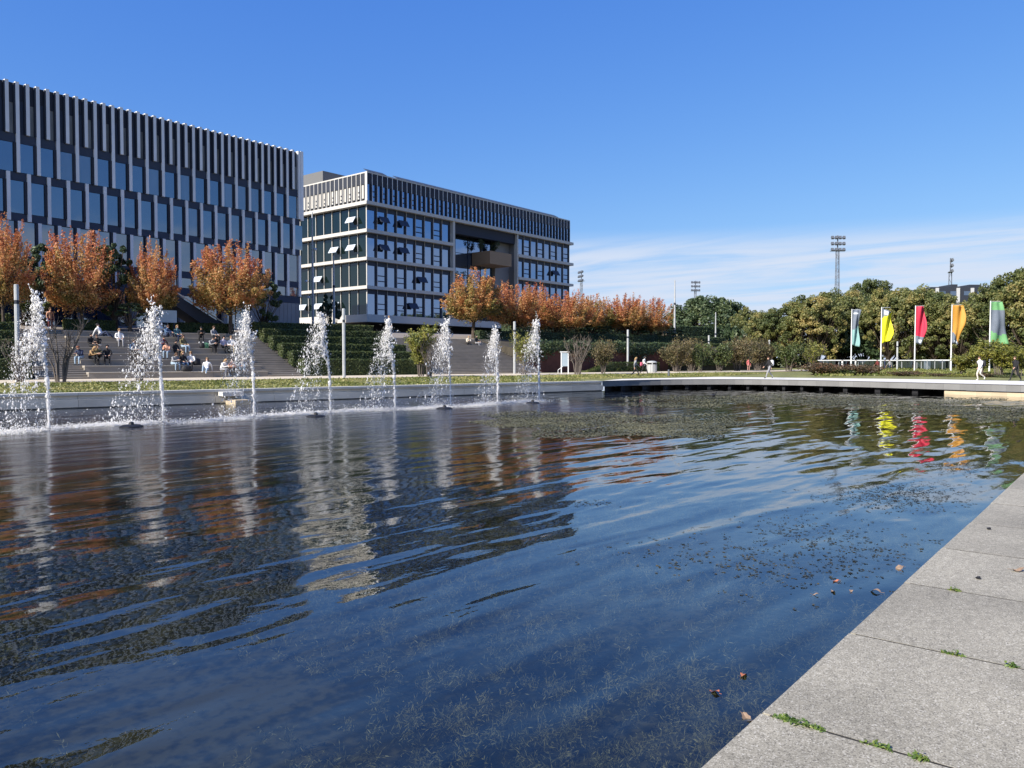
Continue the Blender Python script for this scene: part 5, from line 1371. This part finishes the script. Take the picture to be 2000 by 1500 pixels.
# litter bin, sign, bollard, boulders, duck
m_bin = mat('bin_grey', (0.36, 0.37, 0.36), 0.5, var=0.06, scale=4)
x, y = G(1273, 731, 0.1); e = empty('litter_bin', (x, y, 0.06), 0.2); d = math.hypot(x, y)
MB().lathe([(0.46, 0.0), (0.48, 0.05), (0.48, 1.0)], 20).build('drum', m_bin, e, smooth_=False)
for a_ in range(20): pass
MB().lathe([(0.40, 1.0), (0.40, 1.16)], 16).build('opening', m_black, e)
lid = MB().lathe([(0.50, 1.16), (0.50, 1.22), (0.40, 1.32), (0.1, 1.36)], 20).build('lid', m_bin, e)
for a_ in range(4): MB().box(-0.05, 0.05, -0.02, 0.02, 1.0, 1.162).build('lid_bracket', m_bin, lid, (0.46 * math.cos(a_ * 1.57 + 0.4), 0.46 * math.sin(a_ * 1.57 + 0.4), 0), (0, 0, a_ * 1.57 + 1.97))
for a_ in range(10): MB().box(-0.008, 0.008, -0.012, 0.012, 0.1, 0.95).build('rib', m_clad, e, (0.485 * math.cos(a_ * 0.628), 0.485 * math.sin(a_ * 0.628), 0))
tag(e, 'pale grey cylindrical litter bin with a dark opening beside the two women', 'bin')
x, y = P(1103, 68.0); e = empty('glazed_sign', (x, y, 0.2), -math.pi / 2 + YAW)
pbox(e, 'post', -0.34, -0.26, -0.04, 0.04, 0, 1.95, m_white); pbox(e, 'post', 0.26, 0.34, -0.04, 0.04, 0, 1.95, m_white)
pbox(e, 'cap', -0.42, 0.42, -0.07, 0.07, 1.952, 2.03, m_white); pbox(e, 'notice', -0.255, 0.255, -0.02, 0.02, 0.75, 1.9, m_panel)
pbox(e, 'foot_plate', -0.3, 0.3, -0.1, 0.1, -0.1, 0.0, m_post)
tag(e, 'upright information sign between two white posts in front of the red wall', 'sign')
x, y = P(1090, 70.0); e = MB().tube([(0, 0, 0), (0, 0, 0.35), (0.75 * RGT.x, 0.75 * RGT.y, 0.95)], 0.03, 6).build('handrail', m_white, None, (x, y, 0.25)); tag(e, 'short white handrail rising towards the information sign', 'handrail')
x, y = G(1306, 737, 0.0); tag(MB().lathe([(0.09, 0), (0.09, 0.62), (0.07, 0.66)], 10).build('bollard', m_flood, None, (x, y, 0.0)), 'short dark bollard right of the litter bin', 'bollard')
m_rock = mat('boulder', (0.42, 0.37, 0.29), 0.9, var=0.2, scale=2)
for i, (px, py, r, lb) in enumerate(((1632, 725, 0.85, 'pale boulder among the russet plants'), (1658, 724, 0.7, 'pale boulder just left of the teal flag pole'))):
    x, y = G(px, py, 0.15); pr = random.Random(i + 3)
    bm = bmesh.new(); bmesh.ops.create_icosphere(bm, subdivisions=2, radius=r)
    for v in bm.verts: v.co *= pr.uniform(0.86, 1.1); v.co.z *= 0.62
    me = bpy.data.meshes.new('boulder'); bm.to_mesh(me); bm.free(); me.materials.append(m_rock)
    tag(link('boulder', me, None, (x, y, 0.2)), lb, 'boulder', 'boulders by the promenade')
x, y = G(1392, 774, WATER); dk = MB()
dk.tube([(-0.2, 0, 0.10), (-0.12, 0, 0.06), (0.0, 0, 0.05), (0.10, 0, 0.07), (0.15, 0, 0.13), (0.16, 0, 0.20), (0.20, 0, 0.22), (0.25, 0, 0.205), (0.30, 0, 0.195)], [0.01, 0.06, 0.09, 0.075, 0.04, 0.034, 0.045, 0.018, 0.006], 8)
tag(dk.build('duck', m_black, None, (x, y, WATER), (0, 0, -0.9), True), 'small black water bird swimming near the far deck', 'bird')
# ---------------------------------------------------------------- people
m_skin = mat('skin', (0.50, 0.30, 0.21), 0.6)
m_skin2 = mat('skin_dark', (0.24, 0.13, 0.085), 0.6)
m_shoe = mat('shoe_dark', (0.03, 0.03, 0.03), 0.6)
m_shoew = mat('shoe_pale', (0.6, 0.6, 0.58), 0.6)
CL = {}
def cloth(col):
    k = 'cloth_%02d_%02d_%02d' % tuple(int(c * 99) for c in col)
    return mat(k, col, 0.85, var=0.12, scale=9)
def hand(J, E, Rd, side, w, e, cur):
    """palm and five separate, bent fingers beyond the wrist w (direction from the elbow e)"""
    W_, Eb = Vector(w), Vector(e); d = (W_ - Eb).normalized()
    sd = d.cross(Vector((0, 0, 1))); sd = sd.normalized() if sd.length > 0.1 else Vector((1, 0, 0))
    up = sd.cross(d).normalized()
    pm = 'palm' + side; J[pm] = tuple(W_ + d * 0.07); Rd[pm] = (0.040, 0.024); E.append(('wr' + side, pm, 'skin'))
    for i, (o, ln) in enumerate(((-0.032, 0.062), (-0.011, 0.075), (0.011, 0.07), (0.032, 0.055))):
        a = W_ + d * 0.115 + sd * o; b = a + d * ln * 0.6 - up * cur * ln * 0.5; c = b + d * ln * 0.35 - up * cur * ln * 0.8
        J[f'f{i}a{side}'], J[f'f{i}b{side}'], J[f'f{i}c{side}'] = tuple(a), tuple(b), tuple(c)
        for q in 'abc': Rd[f'f{i}{q}{side}'] = (0.0095, 0.0095)
        E += [(pm, f'f{i}a{side}', 'skin'), (f'f{i}a{side}', f'f{i}b{side}', 'skin'), (f'f{i}b{side}', f'f{i}c{side}', 'skin')]
    k = -1 if side == 'L' else 1
    a = W_ + d * 0.05 + sd * 0.05 * k; b = a + d * 0.045 + sd * 0.02 * k - up * 0.01
    J['th' + side], J['tt' + side] = tuple(a), tuple(b); Rd['th' + side] = Rd['tt' + side] = (0.011, 0.011)
    E += [(pm, 'th' + side, 'skin'), ('th' + side, 'tt' + side, 'skin')]
def body(name, J, cur=0.4, skirt=False, sleeve=True):
    """one continuous skinned figure from joint positions (person faces -Y, X is its left-right)"""
    J = dict(J); E = []; Rd = {}
    def jn(k, r): Rd[k] = r
    for k, r in (('pel', (0.155, 0.115)), ('waist', (0.135, 0.10)), ('chest', (0.165, 0.115)), ('neck', (0.055, 0.055)), ('jaw', (0.062, 0.07)), ('head', (0.080, 0.098)), ('top', (0.055, 0.065)), ('nose', (0.016, 0.018))): jn(k, r)
    hd = Vector(J['head']); nk = Vector(J['neck']); ax_ = (hd - nk).normalized(); fw = Vector(J.get('face', (0, -1, 0))).normalized()
    J['jaw'] = tuple(hd - ax_ * 0.075 + fw * 0.025); J['top'] = tuple(hd + ax_ * 0.075)
    J['nose'] = tuple(hd + fw * 0.115 - ax_ * 0.02)
    J['waist'] = tuple(Vector(J['pel']).lerp(Vector(J['chest']), 0.45))
    E += [('pel', 'waist', 'top'), ('waist', 'chest', 'top'), ('chest', 'neck', 'top'), ('neck', 'jaw', 'skin'), ('jaw', 'head', 'skin'), ('head', 'top', 'skin'), ('head', 'nose', 'skin')]
    for s_ in 'LR':
        for k, r in (('sh', (0.068, 0.068)), ('el', (0.045, 0.045)), ('wr', (0.029, 0.025)), ('hip', (0.098, 0.098)), ('kn', (0.062, 0.062)), ('an', (0.042, 0.042)), ('toe', (0.042, 0.030))): jn(k + s_, r)
        E += [('chest', 'sh' + s_, 'top'), ('sh' + s_, 'el' + s_, 'top'), ('el' + s_, 'wr' + s_, 'top' if sleeve else 'skin'), ('pel', 'hip' + s_, 'leg'), ('hip' + s_, 'kn' + s_, 'leg'), ('kn' + s_, 'an' + s_, 'leg'), ('an' + s_, 'toe' + s_, 'shoe')]
        hand(J, E, Rd, s_, J['wr' + s_], J['el' + s_], cur)
    keys = [k for k in J if k in Rd]; idx = {k: i for i, k in enumerate(keys)}
    me = bpy.data.meshes.new(name); me.from_pydata([J[k] for k in keys], [(idx[a], idx[b]) for a, b, _ in E], [])
    o = bpy.data.objects.new(name, me); COL.objects.link(o)
    sk = o.modifiers.new('skin', 'SKIN'); sk.use_smooth_shade = True
    for k in keys: me.skin_vertices[0].data[idx[k]].radius = Rd[k]
    for k in keys: me.skin_vertices[0].data[idx[k]].use_root = (k == 'pel')
    o.modifiers.new('sub', 'SUBSURF').levels = 1
    dg = bpy.context.evaluated_depsgraph_get()
    ev = bpy.data.meshes.new_from_object(o.evaluated_get(dg))
    bpy.data.objects.remove(o)
    for m in (m_skin, m_skin, m_skin, m_shoe): ev.materials.append(m)
    SL_ = {'skin': 0, 'top': 1, 'leg': 2, 'shoe': 3}
    segs = [(np.array(J[a]), np.array(J[b]), SL_[c], (Rd[a][0] + Rd[b][0]) / 2) for a, b, c in E]
    n_ = len(ev.polygons); ctr = np.empty(n_ * 3, np.float32); ev.polygons.foreach_get('center', ctr); ctr = ctr.reshape(-1, 3)
    best = np.full(n_, 1e9); lab = np.zeros(n_, np.int32)
    for a, b, c, r in segs:
        ab = b - a; k = np.clip(((ctr - a) @ ab) / (ab @ ab + 1e-9), 0, 1); dist = np.linalg.norm(ctr - (a + k[:, None] * ab), axis=1) - r
        m_ = dist < best; best[m_] = dist[m_]; lab[m_] = c
    ev.polygons.foreach_set('material_index', lab); ev.polygons.foreach_set('use_smooth', np.ones(n_, bool))
    ev.name = name
    return ev, Vector(J['head']), ax_, fw
def mirror(J):
    out_ = {}
    for k, v in J.items():
        kk = k[:-1] + ('R' if k[-1] == 'L' else 'L') if k[-1] in 'LR' and k not in ('pel',) else k
        out_[kk] = (-v[0], v[1], v[2])
    return out_
def arms(shy, shz, el, wr):
    return {'shL': (-0.19, shy, shz), 'shR': (0.19, shy, shz), 'elL': (-el[0], el[1], el[2]), 'elR': (el[0], el[1], el[2]), 'wrL': (-wr[0], wr[1], wr[2]), 'wrR': (wr[0], wr[1], wr[2])}
SITU = {'pel': (0, 0, 0.12), 'chest': (0, 0.02, 0.45), 'neck': (0, 0.0, 0.63), 'head': (0, -0.03, 0.76), **arms(0.02, 0.55, (0.25, -0.08, 0.30), (0.15, -0.33, 0.24)),
        'hipL': (-0.1, -0.06, 0.10), 'hipR': (0.1, -0.06, 0.10), 'knL': (-0.13, -0.47, 0.12), 'knR': (0.12, -0.48, 0.12), 'anL': (-0.13, -0.46, -0.31), 'anR': (0.12, -0.50, -0.31), 'toeL': (-0.15, -0.64, -0.37), 'toeR': (0.14, -0.68, -0.37)}
SITF = {**SITU, 'chest': (0, -0.16, 0.42), 'neck': (0, -0.27, 0.57), 'head': (0, -0.36, 0.67), 'shL': (-0.19, -0.20, 0.50), 'shR': (0.19, -0.20, 0.50), 'elL': (-0.2, -0.36, 0.25), 'elR': (0.2, -0.38, 0.25), 'wrL': (-0.06, -0.56, 0.32), 'wrR': (0.06, -0.58, 0.32), 'face': (0, -0.85, -0.5)}
SITB = {**SITU, 'chest': (0, 0.17, 0.43), 'neck': (0, 0.24, 0.60), 'head': (0, 0.25, 0.73), 'shL': (-0.19, 0.2, 0.53), 'shR': (0.19, 0.2, 0.53), 'elL': (-0.26, 0.33, 0.28), 'elR': (0.26, 0.33, 0.28), 'wrL': (-0.28, 0.42, 0.05), 'wrR': (0.28, 0.42, 0.05),
        'knL': (-0.1, -0.40, 0.34), 'knR': (0.13, -0.48, 0.16), 'anL': (-0.1, -0.62, -0.02), 'anR': (0.14, -0.80, -0.12), 'toeL': (-0.1, -0.79, -0.05), 'toeR': (0.16, -0.96, -0.10)}
SITK = {**SITU, 'knL': (-0.14, -0.36, 0.42), 'knR': (0.14, -0.36, 0.42), 'anL': (-0.12, -0.52, 0.06), 'anR': (0.12, -0.52, 0.06), 'toeL': (-0.12, -0.7, 0.03), 'toeR': (0.12, -0.7, 0.03), 'chest': (0, -0.04, 0.45), 'neck': (0, -0.08, 0.62), 'head': (0, -0.13, 0.74),
        'elL': (-0.25, -0.28, 0.36), 'elR': (0.25, -0.28, 0.36), 'wrL': (-0.06, -0.47, 0.36), 'wrR': (0.06, -0.47, 0.34)}
STAND = {'pel': (0, 0, 0.97), 'chest': (0, 0.01, 1.30), 'neck': (0, 0.01, 1.49), 'head': (0, -0.02, 1.62), **arms(0.01, 1.41, (0.25, 0.03, 1.13), (0.24, -0.07, 0.88)),
         'hipL': (-0.1, 0, 0.93), 'hipR': (0.1, 0, 0.93), 'knL': (-0.11, -0.02, 0.50), 'knR': (0.11, -0.02, 0.50), 'anL': (-0.11, 0.02, 0.09), 'anR': (0.11, 0.02, 0.09), 'toeL': (-0.14, -0.16, 0.035), 'toeR': (0.14, -0.16, 0.035)}
WALK = {**STAND, 'chest': (0, -0.05, 1.29), 'neck': (0, -0.06, 1.48), 'head': (0, -0.10, 1.61), 'shL': (-0.19, -0.09, 1.40), 'shR': (0.19, -0.01, 1.40), 'elL': (-0.25, 0.08, 1.13), 'elR': (0.25, -0.12, 1.13), 'wrL': (-0.22, 0.04, 0.89), 'wrR': (0.22, -0.33, 0.98),
        'knL': (-0.1, -0.24, 0.52), 'anL': (-0.1, -0.37, 0.10), 'toeL': (-0.1, -0.54, 0.06), 'knR': (0.1, 0.05, 0.51), 'anR': (0.1, 0.38, 0.14), 'toeR': (0.1, 0.26, 0.045)}
BENTW = {**WALK, 'knL': (-0.1, -0.20, 0.50), 'anL': (-0.1, -0.10, 0.09), 'toeL': (-0.1, -0.27, 0.04), 'knR': (0.1, -0.12, 0.50), 'anR': (0.1, 0.28, 0.26), 'toeR': (0.1, 0.22, 0.10), 'pel': (0, 0, 0.94), 'hipL': (-0.1, 0, 0.9), 'hipR': (0.1, 0, 0.9)}
POSE = {'u': body('person_body', SITU), 'f': body('person_body', SITF), 'b': body('person_body', SITB), 'k': body('person_body', SITK), 's': body('person_body', STAND), 'w': body('person_body', WALK), 'm': body('person_body', mirror(WALK)), 'n': body('person_body', BENTW)}
def hair_mesh(head, ax_, fw, long):
    bm = bmesh.new(); bmesh.ops.create_icosphere(bm, subdivisions=2, radius=1.0)
    lf = ax_.cross(fw).normalized(); kill = []
    for v in bm.verts:
        p = v.co.copy()
        if p.y > 0.45 and p.z < 0.42: kill.append(v)
        elif p.z < -0.45 and not long: kill.append(v)
        z_ = p.z * 0.125
        if long and p.z < 0: z_ = p.z * 0.30
        v.co = head + ax_ * (0.022 + z_) + fw * (p.y * 0.122 - 0.012) + lf * (p.x * 0.102)
    bmesh.ops.delete(bm, geom=kill, context='VERTS')
    me = bpy.data.meshes.new('hair'); bm.to_mesh(me); bm.free()
    me.polygons.foreach_set('use_smooth', [True] * len(me.polygons)); me.materials.append(m_skin)
    return me
HAIR = {(k, lg): hair_mesh(POSE[k][1], POSE[k][2], POSE[k][3], lg) for k in POSE for lg in (0, 1)}
HC = {'dark': (0.02, 0.015, 0.012), 'brown': (0.075, 0.04, 0.022), 'fair': (0.30, 0.19, 0.09), 'grey': (0.3, 0.29, 0.28), 'red': (0.2, 0.07, 0.03)}
def person(pose, loc, rz, top, leg, hair, label, group, long=0, shoe=m_shoe, skin=m_skin, sc=1.0):
    me = POSE[pose][0]
    o = link('person', me, None, loc, (0, 0, rz), (sc, sc, sc))
    for i, m in enumerate((skin, cloth(top), cloth(leg), shoe)):
        o.material_slots[i].link = 'OBJECT'; o.material_slots[i].material = m
    h = link('hair', HAIR[(pose, long)], o); h.material_slots[0].link = 'OBJECT'; h.material_slots[0].material = cloth(HC[hair])
    return tag(o, label, 'person', group)
BLK, NAVY, JEAN, LJEAN, WHT, GRY, TAN, OLV, PEACH, LILAC, TEAL, RED, CREAM, KHK = (0.012, 0.012, 0.014), (0.02, 0.03, 0.07), (0.06, 0.11, 0.2), (0.26, 0.34, 0.42), (0.72, 0.71, 0.69), (0.25, 0.25, 0.26), (0.36, 0.22, 0.10), (0.16, 0.13, 0.06), (0.58, 0.31, 0.21), (0.46, 0.42, 0.5), (0.09, 0.17, 0.19), (0.16, 0.03, 0.03), (0.62, 0.56, 0.46), (0.3, 0.25, 0.16)
gp = 'people sitting on the seat steps'
def sit(px, k, pose, turn, *a, **kw):
    t_ = seat_t(k) + 0.28
    s_, d = Pt(px, t_); x, y = S2W(s_, t_)
    z_ = seat_z(k) + 0.005
    return person(pose, (x, y, z_ + 0.01), SA + turn, *a, gp, sc=1.07, **kw)
sit(403, 0, 'b', -0.5, WHT, LJEAN, 'fair', 'woman-like figure in white top and pale jeans leaning back on the lowest seat step', long=1, shoe=m_shoew)
sit(357, 1, 'u', 0.2, BLK, JEAN, 'fair', 'person in black top with fair hair in the front group left of the third jet', long=1)
sit(338, 1, 'f', 0.35, GRY, LJEAN, 'brown', 'brown-haired person in grey bending forward at the left of the front group', long=1)
sit(373, 1, 'u', -0.4, WHT, BLK, 'fair', 'person in white top and black trousers at the right of the front group', long=1)
sit(433, 0, 'f', 0.5, WHT, GRY, 'fair', 'person in white leaning forward just left of the third jet', long=1)
sit(451, 0, 'f', -0.1, PEACH, BLK, 'brown', 'person in peach top leaning forward just left of the third jet')
sit(475, 0, 'k', -0.5, GRY, LJEAN, 'dark', 'person in grey top and pale jeans with knees drawn up behind the third jet')
sit(329, 3, 'f', -0.6, PEACH, LJEAN, 'dark', 'person in salmon top and pale jeans in the middle rows right of the second jet', long=1)
sit(343, 3, 'u', 0.5, BLK, BLK, 'dark', 'person all in black next to the one in salmon')
sit(358, 4, 'u', 0.4, OLV, LJEAN, 'brown', 'dark-haired person in olive top and pale jeans, right in the salmon group', long=1)
sit(316, 4, 'f', 0.2, RED, BLK, 'dark', 'person in dark red close to the right of the second jet')
sit(411, 4, 'f', 0.3, GRY, BLK, 'dark', 'person in grey bent over in the middle rows, beside the green bag')
sit(422, 4, 'k', -0.3, BLK, BLK, 'dark', 'person in black with drawn-up knees in the middle rows')
sit(437, 4, 'u', 0.2, LILAC, BLK, 'dark', 'person in pale lilac shirt in the middle rows left of the third jet', long=1)
sit(452, 4, 'u', -0.2, WHT, KHK, 'fair', 'person in white shirt and khaki trousers beside the lilac shirt')
sit(347, 6, 'u', 0.15, TEAL, NAVY, 'fair', 'person in teal jacket near the top of the seat steps', long=1)
sit(326, 6, 'k', 0.6, JEAN, NAVY, 'brown', 'person in blue denim near the top of the seat steps')
sit(394, 6, 'f', -0.3, BLK, BLK, 'dark', 'person in black bent forward near the top of the seat steps, by the sunlit hedge', shoe=m_shoew)
sit(418, 6, 'u', 0.4, GRY, BLK, 'brown', 'person in grey near the top of the seat steps, right of the one in black')
sit(160, 2, 'f', -0.7, NAVY, LJEAN, 'red', 'man-like figure in navy shirt and pale jeans behind the bare shrub')
sit(177, 2, 'f', 0.6, TAN, BLK, 'fair', 'person in tan top leaning to the left in the left-hand group', long=1)
sit(190, 2, 'k', 0.1, OLV, BLK, 'brown', 'person in olive top with drawn-up knees in the left-hand group')
sit(210, 2, 'u', -0.2, BLK, BLK, 'dark', 'person all in black at the right of the left-hand group')
sit(178, 4, 'u', 0.5, BLK, BLK, 'dark', 'dark-haired person in black above the left-hand group')
sit(194, 4, 'f', -0.5, BLK, CREAM, 'brown', 'person in black top and cream trousers above the left-hand group')
sit(199, 6, 'b', 0.8, WHT, NAVY, 'dark', 'person in white reclining near the top of the seat steps, left of the second jet')
sit(234, 5, 'u', 0.0, WHT, GRY, 'fair', 'person in white half hidden by the left side of the second jet')
sit(262, 3, 'u', 0.2, JEAN, BLK, 'brown', 'person in denim jacket seen through the second jet')
def at_step(px, k_t, n_, pose, turn, *a, **kw):
    t_ = ST0 + (TT - ST0) * (k_t + 0.5) / n_; s_, d = Pt(px, t_); x, y = S2W(s_, t_)
    return person(pose, (x, y, SZ0 + (TZ - SZ0) * (k_t + 1) / n_ + 0.005), SA + turn, *a, **kw)
at_step(914, 20, 25, 'f', -0.4, CREAM, BLK, 'fair', 'person in cream sitting high on the open stairs at the left', 'people on the open stairs')
at_step(930, 20, 25, 'u', 0.3, BLK, GRY, 'dark', 'person in black sitting high on the open stairs beside one in cream', 'people on the open stairs')
def stand(px, d, z, pose, rz, *a, **kw):
    x, y = P(px, d); return person(pose, (x, y, z), rz, *a, **kw)
FR = -math.pi / 2 + YAW                   # facing the camera
gw = 'people walking round the pond'
stand(100, 58.0, 3.62, 's', FR + 1.0, PEACH, RED, 'brown', 'standing person in pink on top of the seat steps behind the leftmost jet', 'people standing on the terrace', long=1)
stand(760, 70.5, 3.72, 's', FR + 0.5, WHT, NAVY, 'fair', 'person in white standing on the terrace behind the fifth jet', 'people standing on the terrace')
def on_ground(px, py, z, *a, **kw):
    x, y = G(px, py, z); return x, y
def walk(px, py, z, pose, rz, *a, **kw):
    x, y = G(px, py, z); return person(pose, (x, y, z), rz, *a, **kw)
walk(1240, 737.5, 0.0, 'w', FR + 1.45, GRY, BLK, 'fair', 'fair-haired woman in grey top and black trousers striding right, ahead of another', gw, long=1)
walk(1257, 732.5, 0.12, 'm', FR + 1.2, WHT, BLK, 'dark', 'woman in white with a pink bag walking behind the striding one', gw, long=1)
walk(1503, 739.5, 0.0, 'm', FR - 1.35, BLK, GRY, 'brown', 'walker in black top and grey trousers with a white backpack on the deck', gw)
walk(1462, 727.5, 0.0, 's', FR + 0.4, (0.6, 0.16, 0.17), (0.45, 0.25, 0.22), 'dark', 'pedestrian in a pink jacket among the shrubs', gw)
walk(1915, 743.5, 0.0, 'n', FR - 1.4, WHT, (0.5, 0.46, 0.4), 'brown', 'man all in cream white walking left with a dark backpack', gw, shoe=m_shoew)
walk(1984, 744.5, 0.0, 'w', FR - 1.3, BLK, BLK, 'brown', 'man all in black walking left at the right edge of the picture', gw)
gf = 'small figures beyond the lawn'
for i, (px, d, tp, lg, lb) in enumerate(((1645, 104, WHT, RED, 'tiny figure in white beyond the lawn, left of the teal flag'), (1714, 104, RED, BLK, 'tiny figure in dark red beyond the lawn beside the yellow flag pole'), (1728, 104, NAVY, NAVY, 'tiny figure in navy beyond the lawn right of the yellow flag pole'), (1738, 104, GRY, NAVY, 'tiny figure in grey beyond the lawn left of the light post'), (1671, 104, WHT, BLK, 'tiny figure in white and black beyond the lawn right of the teal flag pole'))):
    x, y = P(px, d); person('m' if i % 2 else 's', (x, y, -0.15), FR + 1.2 * (-1) ** i, tp, lg, 'dark', lb, gf)
# bags
m_bagk = mat('bag_black', (0.015, 0.015, 0.018), 0.7); m_bagw = mat('bag_white', (0.6, 0.6, 0.58), 0.7); m_bagg = mat('bag_green', (0.10, 0.25, 0.15), 0.7); m_bagp = mat('bag_pink', (0.5, 0.1, 0.16), 0.7)
def bag(loc, rz, m, label, w=0.16, d=0.09, h=0.22):
    bm = bmesh.new(); bmesh.ops.create_cube(bm, size=2.0)
    bmesh.ops.subdivide_edges(bm, edges=bm.edges[:], cuts=2, use_grid_fill=True)
    for v in bm.verts:
        q = v.co.normalized() * 1.25; v.co = v.co.lerp(q, 0.55); v.co = Vector((v.co.x * w * (1.0 - 0.12 * v.co.z), v.co.y * d, v.co.z * h))
    me = bpy.data.meshes.new('bag_body'); bm.to_mesh(me); bm.free(); me.materials.append(m); me.polygons.foreach_set('use_smooth', [True] * len(me.polygons))
    e = empty('bag', loc, rz); link('bag_body', me, e)
    for s_ in (-1, 1): MB().tube([(s_ * w * 0.5, -d * 0.9, h * 0.75), (s_ * w * 0.55, -d * 2.3, h * 0.9), (s_ * w * 0.6, -d * 2.5, 0), (s_ * w * 0.5, -d * 0.9, -h * 0.7)], 0.014, 5).build('strap', m, e)
    return tag(e, label, 'bag', 'bags carried or set down')
x, y = G(1915, 743.5, 0); bag((x + RGT.x * 0.20, y + RGT.y * 0.20, 1.24), FR - 1.4, m_bagk, 'dark backpack on the back of the man in cream white')
x, y = G(1503, 739.5, 0); bag((x - RGT.x * 0.0 + 0.19 * RGT.x, y + 0.19 * RGT.y, 1.26), FR - 1.35, m_bagw, 'white backpack worn by the walker in black on the deck')
x, y = G(1257, 732.5, 0.12); bag((x - RGT.x * 0.22, y - RGT.y * 0.22, 1.12), FR + 1.2, m_bagp, 'pink shoulder bag of the woman in white by the litter bin', 0.15, 0.08, 0.17)
def sbag(px, k, m, lb, **kw):
    t_ = seat_t(k) + 0.3; s_, d = Pt(px, t_); x, y = S2W(s_, t_); return bag((x, y, seat_z(k) + 0.2), SA, m, lb, **kw)
sbag(385, 1, m_bagk, 'black backpack standing on the seat step in the front group', w=0.22, d=0.14, h=0.26)
sbag(365, 0, m_bagk, 'black bag lying on the lowest seat step below the front group', w=0.3, d=0.15, h=0.2)
sbag(403, 4, m_bagg, 'green bag on the seat step beside the person bent over in grey', w=0.2, d=0.12, h=0.2)
sbag(396, 4, m_bagk, 'black bag left of the green bag on the seat step', w=0.18, d=0.12, h=0.2)
# plants on the office's opening and wooden box
for i, (u_, v_, z_, sc, lb) in enumerate(((93.5, 82.0, 18.45, 0.8, 'small dark tree growing from the left of the wooden box high on the glass office'), (96.6, 82.0, 18.45, 0.85, 'small dark tree growing from the right of the wooden box high on the glass office'), (88.0, 82.0, 12.7, 0.95, 'dark leafy plant in the opening of the glass office at the left'), (90.8, 82.0, 12.7, 0.75, 'dark leafy plant in the opening of the glass office, lower right'))):
    e = empty('terrace_plant', (u_, v_, z_), i); e.scale = (sc, sc, sc); link('stems', SH_DK[0], e); link('foliage', SH_DK[1], e); tag(e, lb, 'plant', 'plants in the opening of the glass office')
